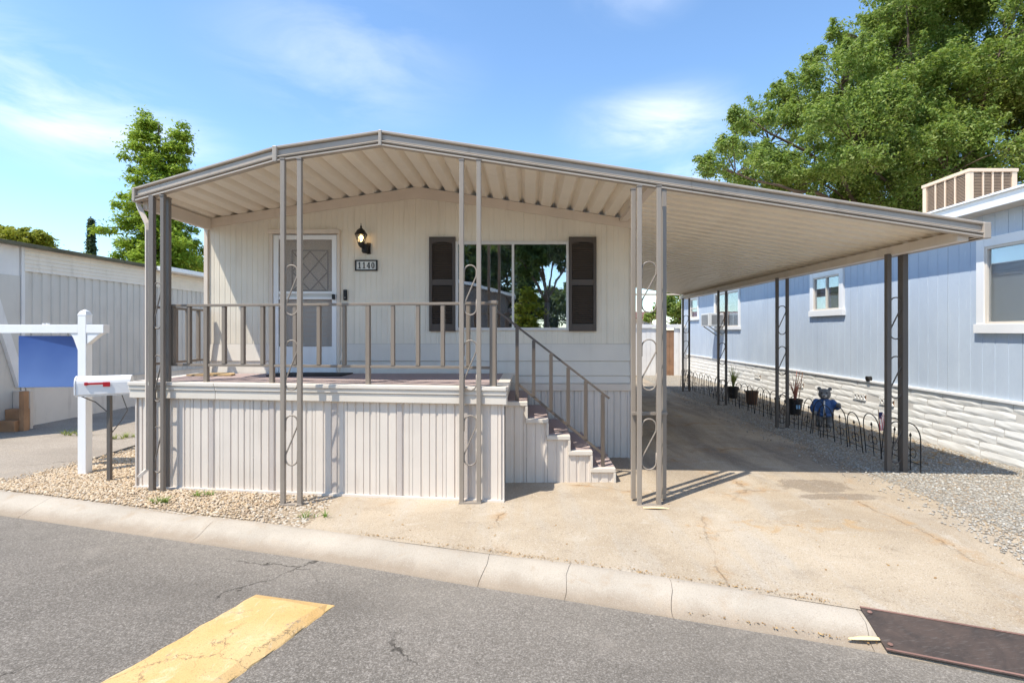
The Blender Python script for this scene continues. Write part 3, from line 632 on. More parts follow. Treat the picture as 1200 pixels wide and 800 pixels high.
# shutters
def shutter(px0, px1):
    b = MB(); y0 = YW - .045
    fbox(b, px0, px0 + 3.6, 278, 388, y0, YW + .004); fbox(b, px1 - 3.6, px1, 278, 388, y0, YW + .004)
    for (a, c) in ((278, 283.5), (327.5, 334.5), (379.5, 388)): fbox(b, px0 + 3.6, px1 - 3.6, a, c, y0 + .003, YW + .004)
    # arched head
    cx = (X_(px0) + X_(px1)) / 2; w = (X_(px1) - X_(px0)) / 2 - .045; zt = Z_(283.5); pts = [(cx - w, y0 + .004, zt + .004)] + [(cx + w * math.cos(math.pi * (1 - k / 8)), y0 + .004, zt - .045 + .04 * math.sin(math.pi * k / 8)) for k in range(9)] + [(cx + w, y0 + .004, zt + .004)]
    b.prism(pts, (0, .03, 0)); fr = part(b, 'shutter', m_shutter, home, bevel=.003)
    l = MB()
    for (a, c) in ((285, 327), (335.5, 379)):
        n = 19
        for k in range(n):
            z = Z_(a + (c - a) * (k + .5) / n); l.obox((cx, YW - .018, z), ((X_(px1 - 4) - X_(px0 + 4)) / 2, 0, 0), (0, .014, -.009), (0, .002, .003))
    part(l, 'louvres', m_shutter, fr, kind='stuff')
    part(fbox(MB(), px0 + 3, px1 - 3, 280, 386, YW - .006, YW - .002), 'shutter_backing', m_black, fr)
shutter(503.4, 534); shutter(666.5, 698.6)

# wall lantern, number plate, doorbell
lan = thing('wall_lantern', (X_(428), YW, Z_(292)), 'lit black wall lantern with tapered glass cage between the door and the window', 'lamp')
c = Vector((X_(427), YW - .15, 0))
b = MB(); b.box(X_(430.5), X_(434.5), YW - .03, YW, Z_(298), Z_(285)); b.tube([(X_(432.5), YW - .02, Z_(291)), (X_(431), YW - .09, Z_(294)), (c.x, YW - .14, Z_(291)), (c.x, YW - .15, Z_(287))], .016, 8); b.lathe((X_(429.5), YW - .07, 0), [(.03, Z_(297.5)), (.046, Z_(296)), (.048, Z_(288)), (.03, Z_(286.6))], 10); part(b, 'bracket', m_black, lan, smooth=False)
b = MB().lathe((c.x, c.y, 0), [(.012, Z_(292)), (.035, Z_(290)), (.045, Z_(287.2)), (.05, Z_(286.4)), (.045, Z_(286))], 6); part(b, 'cage_base', m_black, lan)
b = MB()
for k in range(6):
    t = 2 * math.pi * (k + .5) / 6; b.bar((c.x + .043 * math.cos(t), c.y + .043 * math.sin(t), Z_(286.4)), (c.x + .077 * math.cos(t), c.y + .077 * math.sin(t), Z_(277.6)), .009)
part(b, 'cage_bars', m_black, lan)
part(MB().lathe((c.x, c.y, 0), [(.041, Z_(286.2)), (.074, Z_(277.6))], 6), 'lamp_glass', m_lampglass, lan)
part(MB().lathe((c.x, c.y, 0), [(.09, Z_(277.8)), (.086, Z_(276.6)), (.055, Z_(272.3)), (.028, Z_(270.4)), (.012, Z_(269.4)), (.014, Z_(268)), (.005, Z_(266.4)), (.003, Z_(264))], 6), 'lamp_roof', m_black, lan)
part(MB().lathe((c.x, c.y, 0), [(.008, Z_(285)), (.024, Z_(282.5)), (.030, Z_(280.3)), (.020, Z_(278.6)), (.006, Z_(278))], 10), 'bulb', m_bulb, lan, smooth=True)
npl = thing('house_number_sign', (X_(429.5), YW, Z_(311)), 'black framed house number plate reading 1140 below the lantern', 'sign')
x0, x1, z0, z1 = X_(416.6), X_(442.6), Z_(317.4), Z_(304.8)
b = MB(); f = .017; b.box(x0, x1, YW - .03, YW, z1 - f, z1); b.box(x0, x1, YW - .03, YW, z0, z0 + f); b.box(x0, x0 + f, YW - .03, YW, z0 + f, z1 - f); b.box(x1 - f, x1, YW - .03, YW, z0 + f, z1 - f); part(b, 'frame', m_black, npl, bevel=.002)
part(MB().box(x0 + f, x1 - f, YW - .014, YW - .002, z0 + f, z1 - f), 'plate', m_plate, npl)
def digit(ch, xc, zc, h):
    b = MB(); w = h * .5; y0, y1 = YW - .020, YW - .015; t = h * .13
    bx = lambda a, c, d, e: b.box(xc + a * w, xc + c * w, y0, y1, zc + d * h, zc + e * h)
    if ch == '1': bx(-.14, .16, -.5, .5); bx(-.40, .42, -.5, -.41); b.prism([(xc - .14*w, y1, zc + .5*h), (xc - .42*w, y1, zc + .30*h), (xc - .42*w, y1, zc + .22*h), (xc - .14*w, y1, zc + .34*h)], (0, -.0045, 0))
    elif ch == '4':
        bx(.08, .36, -.5, .5); bx(-.52, .08, -.24, -.12); bx(.36, .54, -.24, -.12); b.bar((xc - .42*w, (y0+y1)/2, zc - .16*h), (xc + .10*w, (y0+y1)/2, zc + .46*h), .004, t * .7, (0, 0, 1)); bx(-.10, .50, -.5, -.42)
    elif ch == '0':
        n = 20; vs = []
        for k in range(n):
            a = 2*math.pi*k/n; vs += [(xc + .5*w*math.cos(a), y0, zc + .5*h*math.sin(a)), (xc + .20*w*math.cos(a), y0, zc + .40*h*math.sin(a)), (xc + .5*w*math.cos(a), y1, zc + .5*h*math.sin(a))]
        b.add(vs, [(3*k, 3*((k+1)%n), 3*((k+1)%n)+1, 3*k+1) for k in range(n)] + [(3*k, 3*k+2, 3*((k+1)%n)+2, 3*((k+1)%n)) for k in range(n)])
    return part(b, 'digit', m_digit, npl)
for k, ch in enumerate('1140'): digit(ch, x0 + (x1 - x0) * (.20 + .2 * k), (z0 + z1) / 2, .088)
b = MB().box(X_(403), X_(407.3), YW - .035, YW, Z_(352), Z_(339.5)); db = part(b, 'doorbell', m_black, origin=(X_(405), YW, Z_(346)), bevel=.01, label='slim black doorbell camera beside the white storm door', cat='doorbell')
part(MB().lathe((X_(405.1), YW - .036, Z_(349)), [(.010, -.010), (.012, 0), (.010, .010)], 10), 'button', m_galv, db, smooth=True)

# ------------------------------------------------------------------ awning and carport roof
port = thing('carport_awning', (0, YF, 0), 'taupe metal porch awning and carport with ribbed pans on scrolled posts', 'carport')
NP = 26; pw = (1.33 - (-4.64)) / NP; PP = [(0, 0), (.52, 0), (.57, .012), (.76, .068), (.80, .068), (.97, .010), (1.0, 0)]
for k in range(NP):
    xa = -4.64 + k * pw; vs = []
    for u, dz in PP:
        x = xa + u * pw
        vs += [(x, yfront(x) + .02, zr(x) + dz), (x, YW + .45, zr(x) + dz)]
    b = MB().add(vs, [(2*i, 2*i+2, 2*i+3, 2*i+1) for i in range(len(PP) - 1)]); part(b, 'roof_pan', m_pan, port)
cp = .2352; n = int((CB - YF - .06) / cp); b = MB(); vs = []
xa, xb = 1.35, 4.90; y0 = YF + .05
for u, dz in PP: vs += [(xa, y0 + u * cp, zr(xa) + dz), (xb, y0 + u * cp, zr(xb) + dz)]
b.add(vs, [(2*i, 2*i+1, 2*i+3, 2*i+2) for i in range(len(PP) - 1)]); src = part(b, 'roof_pan', m_pan, port, origin=(0, y0, 0))
for k in range(1, n): inst(src, 'roof_pan', port, (0, y0 + k * cp, 0))
# fascia sections
FP = [(-.03, .085), (.020, .088), (.036, .078), (.036, .062), (.022, .054), (.002, .052), (.002, .046), (.012, .040), (.012, -.012), (.004, -.014), (.004, -.020), (.030, -.024), (.042, -.034), (.036, -.046), (.006, -.050), (.006, -.058), (.036, -.063), (.036, -.080), (-.01, -.086), (-.03, -.082)]
def fascia(p, q, zf, name='fascia', mat=m_fascia):
    (xa, ya), (xb, yb) = p, q; d = Vector((xb - xa, yb - ya, 0)).normalized(); nrm = Vector((d.y, -d.x, 0)); k = len(FP); vs = []
    for (x, y) in (p, q):
        for o, z in FP: vs.append((x + nrm.x * o, y + nrm.y * o, zf(x, y) + z))
    b = MB().add(vs, [(i, i+1, k+i+1, k+i) for i in range(k-1)] + [tuple(range(k)), tuple(range(2*k-1, k-1, -1))]); return part(b, name, mat, port)
zf = lambda x, y: zr(x)
fascia(FR[0], FR[1], zf); fascia(FR[1], FR[2], zf)
fascia(FR[2], (1.75, YF), zf); fascia((1.752, YF), FR[3], zf)
fascia(FR[3], (4.93, CB), zf)
fascia((-4.66, YW + .4), FR[0], zf)
for (x, y, w) in ((FR[1][0], FR[1][1], .05), (RX, YF, .035), (4.93, YF, .05)):
    b = MB().box(x - w/2 - (.0 if x < 4 else .03), x + w/2, y - .045, y + .02, zr(x) - .088, zr(x) + .085); part(b, 'joint_cover', m_fascia, port, bevel=.008)
part(MB().box(-4.675, -4.64, 6.12, 6.20, zr(-4.66) - .085, zr(-4.66) + .08), 'joint_cover', m_fascia, port, bevel=.008)
# beams
part(MB().box(4.66, 4.78, YF + .04, CB - .05, zr(4.72) - .135, zr(4.72) - .028), 'eave_beam', m_trimbeige, port, bevel=.004)
part(MB().box(-4.62, -4.56, 6.22, YW - .04, zr(-4.6) - .17, zr(-4.6) - .01), 'eave_beam', m_trimbeige, port, bevel=.004)
part(MB().box(1.30, 1.40, YF + .05, YW - .04, zr(1.35) - .06, zr(1.35) - .006), 'valley_beam', m_trimbeige, port, bevel=.004)
part(MB().box(1.51, 4.66, CB - .07, CB, zr(4.72) - .0, zr(4.72) + .05), 'back_beam', m_trimbeige, port, bevel=.004)
part(MB().box(1.52, 1.60, YW + .1, CB - .06, zr(1.6) - .08, zr(1.6) - .01), 'wall_beam', m_trimbeige, port, bevel=.004)

def column(tubes, z0, z1, mat, scrolls, tw=.048, pair=(0, 1), plate=True, top=True):
    """tubes: list of (x, y, z0 or None, width); scrolls: z of the foot of each scroll"""
    t0 = tubes[0]; root = None; b = MB()
    x, y = t0[0], t0[1]; w = t0[3] if len(t0) > 3 and t0[3] else tw
    b.box(x - w/2, x + w/2, y - w/2, y + w/2, z0, z1)
    root = part(b, 'post', mat, port, bevel=.005)
    for t in tubes[1:]:
        w = t[3] if len(t) > 3 and t[3] else tw; zz = t[2] if t[2] is not None else z0
        part(MB().box(t[0] - w/2, t[0] + w/2, t[1] - w/2, t[1] + w/2, zz, z1), 'tube', mat, root, bevel=.005)
    p = Vector((tubes[pair[0]][0], tubes[pair[0]][1], 0)); q = Vector((tubes[pair[1]][0], tubes[pair[1]][1], 0)); d = (q - p).normalized(); gap = (q - p).length - tw; p0 = p + d * tw / 2
    r = gap / 2; H = .535
    for zs in scrolls:
        pts = []
        pts.append((.001, H - r - .10))
        for k in range(13): a = math.pi * (1 - k / 12); pts.append((r + r * .97 * math.cos(a), H - r + r * math.sin(a)))
        pts.append((gap * .97, H - r - .05))
        pts.append((gap * .03, r + .05))
        for k in range(13): a = math.pi * (1 + k / 12); pts.append((r + r * .97 * math.cos(a), r + r * math.sin(a)))
        pts.append((gap * .999, r + .10))
        part(MB().tube([p0 + d * u + Vector((0, 0, zs + v)) for u, v in pts], .0085, 6), 'scroll', mat, root, smooth=True)
    if plate:
        b = MB(); b.bar(p - d * .03 + Vector((0, 0, z0 + .015)), q + d * .03 + Vector((0, 0, z0 + .015)), .06, .05); part(b, 'base_plate', mat, root, bevel=.004)
    if top:
        for t in tubes: part(MB().box(t[0] - .028, t[0] + .028, t[1] - .028, t[1] + .028, z1 - .016, z1 + .004), 'top_bracket', m_postmid, root, bevel=.003)
    return root
def zs(px_list, y): return [E - (p - VY) * y / F for p in px_list]
yB = 5.60
gB = gz(-2.5, yB) - .02
ytb = yB
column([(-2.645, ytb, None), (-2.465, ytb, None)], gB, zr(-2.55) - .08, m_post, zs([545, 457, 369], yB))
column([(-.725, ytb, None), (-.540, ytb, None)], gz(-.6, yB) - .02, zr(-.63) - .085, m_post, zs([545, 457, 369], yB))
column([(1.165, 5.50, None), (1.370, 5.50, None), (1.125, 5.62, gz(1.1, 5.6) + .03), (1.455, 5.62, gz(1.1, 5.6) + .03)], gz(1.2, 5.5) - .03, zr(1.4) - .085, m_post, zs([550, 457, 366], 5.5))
b = MB()
for zz in (E - .88, ): b.bar((1.10, 5.58, zz), (1.48, 5.58, zz), .03, .03)
part(b, 'clamp_strap', m_post, port)
# left corner post group with a downspout
yA = 6.08
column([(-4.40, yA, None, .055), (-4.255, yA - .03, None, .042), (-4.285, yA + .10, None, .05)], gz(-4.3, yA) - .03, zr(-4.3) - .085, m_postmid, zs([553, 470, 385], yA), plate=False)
b = MB(); b.tube([(-4.66, 6.2, zr(-4.66) - .07), (-4.65, 6.2, zr(-4.66) - .12), (-4.52, 6.16, zr(-4.66) - .34), (-4.50, 6.14, zr(-4.66) - .42), (-4.50, 6.14, .20), (-4.55, 6.06, .12)], .03, 4); part(b, 'downspout', m_trimbeige, port)
# carport side posts
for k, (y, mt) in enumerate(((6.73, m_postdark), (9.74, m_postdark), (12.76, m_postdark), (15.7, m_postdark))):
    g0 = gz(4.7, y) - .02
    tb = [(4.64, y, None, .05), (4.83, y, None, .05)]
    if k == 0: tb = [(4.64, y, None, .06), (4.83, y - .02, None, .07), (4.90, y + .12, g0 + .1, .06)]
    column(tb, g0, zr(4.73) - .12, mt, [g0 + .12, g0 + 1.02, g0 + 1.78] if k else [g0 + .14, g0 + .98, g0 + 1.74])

# ------------------------------------------------------------------ porch deck
DZ = E - .605
deck = thing('porch_deck', ((DL[0] + DR[0]) / 2, 6.7, 0), 'raised porch deck with pale ribbed skirting and brown metal railing', 'porch')
dv = Vector((DR[0] - DL[0], DR[1] - DL[1], 0)); dl = dv.length; du = dv.normalized(); dn = Vector((du.y, -du.x, 0))    # outward to the street
def DP(s, o, z): return Vector((DL[0], DL[1], 0)) + du * s + dn * o + Vector((0, 0, z))
def ribbed_run(P0, u, n, L, z0f, z1, pitch_pts):
    """ribbed strip along u starting at P0; pitch_pts = [(s, depth)...]"""
    vs = []
    for s, d in pitch_pts:
        q = P0 + u * s - n * d; vs += [(q.x, q.y, z0f), (q.x, q.y, z1)]
    return MB().add(vs, [(2*i, 2*i+2, 2*i+3, 2*i+1) for i in range(len(pitch_pts) - 1)])
PPAT = [(0, 0), (.088, 0), (.093, .011), (.112, .011), (.117, 0), (.188, 0), (.191, .008), (.198, .008), (.201, 0), (.262, 0), (.267, .011), (.286, .011), (.291, 0), (.340, 0), (.343, .006), (.349, .006), (.352, 0), (.384, 0)]
def skirt_run(P0, u, n, L, z1, parent, name='skirting_panel', gap=.004):
    s = 0; k = 0
    while s < L - .02:
        w = min(.384, L - s); pts = [(a, d) for a, d in PPAT if a <= w] ; pts = pts if pts[-1][0] > w - .002 else pts + [(w, 0)]
        q = P0 + u * s; zb_ = gz(q.x, q.y) - .02
        part(ribbed_run(P0 + u * (s + gap / 2) - n * random.uniform(0, .006), u, n, w, zb_, z1, [(a * (w - gap) / w, d) for a, d in pts]), name, m_skirt, parent)
        if k % 2 == 0 and w > .3:
            a0, a1 = .204, .259; q0 = P0 + u * (s + a0) + n * .0015; q1 = P0 + u * (s + a1) + n * .0015
            part(MB().add([(q0.x, q0.y, zb_ + .03), (q1.x, q1.y, zb_ + .03), (q1.x, q1.y, z1 - .03), (q0.x, q0.y, z1 - .03)], [(0, 1, 2, 3)]), 'vent_strip', m_vent, parent)
        s += .384; k += 1
CAPB = DZ - .185
skirt_run(DP(0, -.03, 0), du, dn, dl, CAPB + .01, deck)
skirt_run(Vector((DL[0] + .03, YW - .05, 0)), Vector((0, -1, 0)), Vector((-1, 0, 0)), YW - .05 - DL[1], CAPB + .01, deck)
skirt_run(Vector((DR[0] - .03, DR[1] + .02, 0)), Vector((0, 1, 0)), Vector((1, 0, 0)), YW - .06 - DR[1], CAPB + .01, deck)
b = MB(); b.bar(DP(.0, -.022, gz(-4, 6) + .01), DP(dl, -.022, gz(-1, 5.7) + .01), .03, .035); part(b, 'bottom_channel', m_skirt, deck)
# stepped cap boards, front run in two lengths, then the two sides
def capboards(p, q, n, cut=None):
    d = (q - p).normalized()
    for a, c in ((p, q),) if cut is None else ((p, p + d * cut), (p + d * (cut + .003), q)):
        for (o0, o1, z0, z1) in ((-.10, .045, DZ - .035, DZ + .006), (-.06, .03, DZ - .085, DZ - .037), (-.06, .016, CAPB, DZ - .087)):
            A, B = a + n * o0, a + n * o1; C, D_ = c + n * o1, c + n * o0
            bb = MB().add([(v.x, v.y, z) for z in (z0, z1) for v in (A, B, C, D_)], [(0, 3, 2, 1), (4, 5, 6, 7), (0, 1, 5, 4), (1, 2, 6, 5), (2, 3, 7, 6), (3, 0, 4, 7)]); part(bb, 'cap_board', m_cap, deck, bevel=.006)
capboards(DP(-.03, 0, 0), DP(dl + .03, 0, 0), dn, 1.12)
capboards(Vector((DL[0], YW - .06, 0)), Vector((DL[0], DL[1] + .04, 0)), Vector((-1, 0, 0)))
capboards(Vector((DR[0], DR[1] + .05, 0)), Vector((DR[0], YW - .06, 0)), Vector((1, 0, 0)))
poly = [DP(.0, -.10, DZ - .06), DP(dl, -.10, DZ - .06), Vector((DR[0] - .10, YW - .05, DZ - .06)), Vector((DL[0] + .1, YW - .05, DZ - .06))]
b = MB().prism([(p.x, p.y, p.z) for p in poly], (0, 0, .062)); part(b, 'deck_carpet', m_carpet, deck)
# front railing
RT = E + .305; RB = E - .40
ry = lambda px, o=-.10: None
def rail_s(px):          # distance along the deck front of photograph column px, railing line 0.1 m inside
    k = (px - VX) / F; P0 = DP(0, -.09, 0)
    return (k * P0.y - P0.x) / (du.x - k * du.y)
frail = MB(); frail.bar(DP(rail_s(196), -.09, RT), DP(rail_s(583), -.09, RT), .055, .03); frail = part(frail, 'railing', m_rail, deck, bevel=.004)
b = MB().bar(DP(rail_s(196), -.09, RB), DP(rail_s(579), -.09, RB), .03, .03); part(b, 'bottom_rail', m_rail, frail, bevel=.003)
for px in (203, 222, 242, 263, 285, 308, 319, 346, 374, 403.5, 431.5, 460.6, 490, 519, 548.7):
    s = rail_s(px); post = px in (242, 319, 431.5); z0 = DZ if post else RB + .015
    P = DP(s, -.09, 0); w = .024 if post else .021
    b = MB().obox((P.x, P.y, (z0 + RT - .015) / 2), du * w, dn * w, (0, 0, (RT - .015 - z0) / 2)); part(b, 'baluster', m_rail, frail, bevel=.003)
P = DP(rail_s(578), -.09, 0); part(MB().obox((P.x, P.y, (DZ + RT) / 2), du * .035, dn * .035, (0, 0, (RT - DZ) / 2)), 'end_post', m_rail, frail, bevel=.004)
part(MB().obox((P.x, P.y, RT + .01), du * .048, dn * .048, (0, 0, .018)), 'post_cap', m_rail, frail, bevel=.004)
# side railing
xs_ = -4.60; srail = part(MB().bar((xs_, 6.28, RT - .01), (xs_, YW - .06, RT - .01), .045, .03), 'railing', m_rail, deck, bevel=.004)
part(MB().bar((xs_, 6.28, RB), (xs_, YW - .06, RB), .03, .03), 'bottom_rail', m_rail, srail, bevel=.003)
for k, y in enumerate((6.32, 6.55, 6.78, 7.01, 7.24, 7.42)): part(MB().box(xs_ - .02, xs_ + .02, y - .02, y + .02, DZ if k in (0, 5) else RB + .015, RT - .025), 'baluster', m_rail, srail, bevel=.003)
# things lying on the deck
part(MB().box(-3.52, -2.50, 6.95, 7.40, DZ + .004, DZ + .018), 'doormat', m_rubber, origin=(-3.0, 7.17, DZ + .004), bevel=.006, label='flat black rubber doormat in front of the storm door', cat='doormat')
pts = [(-4.15 + .26 * math.cos(math.pi * k / 14), 7.02 + .36 * math.sin(math.pi * k / 14), DZ + .004) for k in range(15)]
pts = [(-4.42 + (p[0] + 4.15) + .0, p[1], p[2]) for p in pts]
b = MB().prism([(-4.36 + .30 * math.cos(math.pi * k / 14) + .05, 7.0 + .34 * math.sin(math.pi * k / 14), DZ + .004) for k in range(15)], (0, 0, .02)); part(b, 'doormat', m_coir, origin=(-4.3, 7.15, DZ + .004), label='half round tan coir doormat in the sunlit left corner of the deck', cat='doormat')

# ------------------------------------------------------------------ porch steps
YS = 6.27; YSB = YW - .08
steps = thing('porch_steps', (.4, YS, 0), 'carpeted porch steps with stepped pale side panels and sloping handrail', 'steps')
sx = lambda px: (px - VX) * YS / F
treads = [(592, 617, 470), (617, 641.5, 490), (641.5, 667, 509.5), (667, 693, 527.5), (693, 720, 547.5)]
zt_ = [E - (t[2] - VY) * YS / F for t in treads]
for i, (a, c, _) in enumerate(treads):
    xa, xb = sx(a), sx(c); z1 = zt_[i]; zn = zt_[i + 1] if i < 4 else gz(1, YS); g0 = gz(xa, YS) - .02
    # cheek panel facing the street, ribbed
    P0 = Vector((xa + .002, YS, 0)); w = xb - xa - .004; pts = [(0, 0), (.3*w, 0), (.33*w, .01), (.42*w, .01), (.45*w, 0), (.72*w, 0), (.75*w, .01), (.86*w, .01), (.89*w, 0), (w, 0)]
    part(ribbed_run(P0, Vector((1, 0, 0)), Vector((0, -1, 0)), w, g0, z1 - .055, pts), 'cheek_panel', m_skirt, steps)
    part(MB().box(xa - .012, xb + .012, YS - .028, YS + .05, z1 - .055, z1 - .004), 'nosing_trim', m_cap, steps, bevel=.006)
    part(MB().box(xb - .014, xb + .016, YS - .026, YS + .04, zn - .003, z1 - .057), 'riser_trim', m_cap, steps, bevel=.005)
    part(MB().box(xa - .01, xb + .012, YS + .052, YSB, z1 - .04, z1), 'tread', m_carpet, steps, bevel=.008)
    part(MB().box(xb - .012, xb + .004, YS + .042, YSB, zn - .002, z1 - .042), 'riser', m_carpet, steps)
# handrail
Yh = YS + .07; hx = lambda px: (px - VX) * Yh / F; hz = lambda py: E - (py - VY) * Yh / F
m_stairrail = paint('shade_darkened_stair_rail', (.125, .10, .082), .09, .42, (.11, .08, .06), .3, spec=.45)  # rail metal darkened in the base colour to stand for roof shade
hr = part(MB().bar((hx(580.6), Yh, hz(362.7)), (hx(714), Yh, hz(466.6)), .04, .026), 'handrail', m_stairrail, steps, bevel=.004)
lowz = lambda px: hz(452 + (px - 609.5) * (534.5 - 452) / (709.7 - 609.5)); topz = lambda px: hz(362.7 + (px - 580.6) * (466.6 - 362.7) / (714 - 580.6))
part(MB().bar((hx(606), Yh, lowz(606)), (hx(710), Yh, lowz(710)), .026, .03), 'lower_rail', m_stairrail, hr, bevel=.003)
for px in (606, 625.4, 645.7, 665.8, 686.4, 706.4):
    z0 = lowz(px) + .01
    if px == 606: z0 = zt_[0]
    if px == 706.4: z0 = zt_[4]
    part(MB().box(hx(px) - .021, hx(px) + .021, Yh - .021, Yh + .021, z0, topz(px) - .012), 'baluster', m_stairrail, hr, bevel=.003)

# ------------------------------------------------------------------ left neighbour
LX = -9.67
lh = thing('neighbour_home', (LX, 15, 0), 'grey ribbed neighbouring home with cream skirting at the left of the drive', 'mobile home')
ze = E + 1.60; zl = E + 1.15; zk = .74
YL0, YL1, YC = 8.3, 22.5, 9.95
# ribbed wall panels facing the drive (+X)
y = YC
while y < YL1 - .01:
    y1 = min(YL1, y + 1.2); vs = []; t = y
    pts = []
    while t < y1 - .004:
        for dy, d in ((0, 0), (.10, 0), (.115, -.02), (.185, -.02)):
            if t + dy < y1: pts.append((t + dy, d))
        t += .2
    pts.append((y1 - .003, 0))
    for t, d in pts: vs += [(LX + d, t, zk), (LX + d, t, zl)]
    part(MB().add(vs, [(2*i, 2*i+2, 2*i+3, 2*i+1) for i in range(len(pts) - 1)]), 'siding_panel', m_lgrey, lh)
    y = y1
n = 6
for k in range(n):
    z0, z1 = zl + (ze - zl) * k / n, zl + (ze - zl) * (k + 1) / n
    part(MB().add([(LX + .03, YC, z0), (LX + .03, YL1, z0), (LX + .008, YL1, z1), (LX + .008, YC, z1), (LX, YC, z0), (LX, YL1, z0)], [(0, 1, 2, 3), (4, 5, 1, 0)]), 'lap_board', m_lapwhite, lh)
part(MB().box(LX - .05, LX + .02, YC - .05, YC + .02, 0, ze), 'corner_trim', m_oldwhite, lh, bevel=.004)
y = YL0 + 1.68
while y < YL1:
    part(MB().box(LX - .05, LX + .035, y, min(YL1, y + 1.4) - .006, -.03, zk - .01), 'skirting_panel', m_cream, lh, bevel=.004); y += 1.4
part(MB().box(LX - .05, LX + .05, YC, YL1, zk - .008, zk + .03), 'skirting_trim', m_lgrey, lh)
part(MB().box(LX - .08, LX - .01, YL0, YC - .06, 0, ze), 'front_panel', m_oldwhite, lh)
part(MB().box(LX - .075, LX - .001, YL0, YC - .06, 0, zl - .1), 'lower_front_panel', m_lgrey, lh)
b = MB(); p0 = at(-3, 316, 9.4); p1 = at(29, 462, 9.78); b.bar((LX + .04, 9.25, E + .95), (LX + .04, 9.87, .78), .07, .16, (0, 1, 0)); part(b, 'slanted_brace', m_oldwhite, lh, bevel=.005)
part(MB().box(LX - 4.2, LX - .06, YL1 - .08, YL1, 0, ze), 'back_wall', m_lgrey, lh)
part(MB().box(LX - 4.2, LX - .1, YL0, YL0 + .08, 0, ze), 'front_wall', m_lgrey, lh)
part(MB().box(LX - 4.2, LX - 4.12, YL0 + .09, YL1 - .09, 0, ze), 'far_wall', m_lgrey, lh)
part(MB().prism([(LX + .16, YL0 - .2, ze), (LX + .16, YL0 - .2, ze + .05), (LX - 2.1, YL0 - .2, ze + .34), (LX - 4.4, YL0 - .2, ze + .05), (LX - 4.4, YL0 - .2, ze)], (0, YL1 - YL0 + .4, 0)), 'roof', m_roofing, lh)
part(MB().box(LX + .15, LX + .21, YL0 - .2, 13.2, ze - .01, ze + .06), 'roof_edge', m_moss, lh, bevel=.01)
part(MB().box(LX + .15, LX + .42, 13.3, YL1, ze - .05, ze + .06), 'rain_gutter', m_white, lh, bevel=.01)
b = MB(); 
part(MB().box(LX + .0, LX + .03, YC - 1.2, YC - 1.1, E - .62, E - .55), 'wall_socket', m_white, lh)
# wooden steps against it
ws = thing('wooden_steps', (-9.3, 9.4, 0), 'small tan wooden steps at the front corner of the grey neighbour', 'steps')
part(MB().box(-9.66, -9.335, 9.74, 9.80, -.02, .70), 'side_board', m_trimbeige, ws, bevel=.005)
part(MB().box(-9.33, -9.24, 9.52, 9.62, -.02, .72), 'corner_post', m_wood, ws, bevel=.005)
for k in range(2): part(MB().box(-9.66, -9.335, 9.44 + .15 * k, 9.585 + .15 * k, -.02, .19 + .19 * k), 'step', m_wood, ws, bevel=.008)

# realtor style post with hanging panel
YP = 6.80; sp = thing('sign_post', (-5.80, YP, gz(-5.8, YP)), 'white wooden yard sign post with crossarm and corner braces', 'sign post')
pxx = -5.80; zt = E + .20
b = MB().box(pxx - .052, pxx + .052, YP - .052, YP + .052, gz(pxx, YP) - .05, zt); b.lathe((pxx, YP, zt), [(.073, 0), (.08, .012), (.05, .06), (.004, .085)], 4); part(b, 'post', m_white, sp, bevel=.004)
za = E + .03
part(MB().box(-6.93, pxx - .053, YP - .05, YP + .05, za - .055, za + .055), 'crossarm', m_white, sp, bevel=.004); part(MB().box(pxx + .053, -5.52, YP - .05, YP + .05, za - .055, za + .055), 'crossarm', m_white, sp, bevel=.004)
part(MB().prism([(pxx + .054, YP - .04, za - .056), (pxx + .24, YP - .04, za - .056), (pxx + .19, YP - .04, za - .09), (pxx + .054, YP - .04, za - .20)], (0, .08, 0)), 'corner_brace', m_white, sp, bevel=.003)
part(MB().prism([(pxx - .054, YP - .04, za - .056), (pxx - .16, YP - .04, za - .056), (pxx - .12, YP - .04, za - .12), (pxx - .054, YP - .04, za - .30)], (0, .08, 0)), 'corner_brace', m_white, sp, bevel=.003)
hs = thing('hanging_sign', (-6.28, YP, za - .07), 'blue hanging sign panel below the crossarm of the white post', 'sign')
x0, x1 = (25 - VX) * YP / F, (90 - VX) * YP / F
part(MB().obox(((x0 + x1) / 2, YP, E - .395), ((x1 - x0) / 2, .03, 0), (-.0004, .009, 0), (0, 0, .335)), 'panel', m_bluesign, hs, bevel=.003)
for xx in (x0 + .12, x1 - .12): part(MB().tube([(xx, YP, za - .05), (xx, YP + .01, za - .075), (xx, YP, E - .065)], .006, 5), 'hook', m_galv, hs)
b = MB().box(-6.34, -6.325, YP - .02, YP + .02, za + .056, za + .075); b.box(-6.29, -6.275, YP - .02, YP + .02, za + .056, za + .075); part(b, 'eye_bolt', m_white, hs)

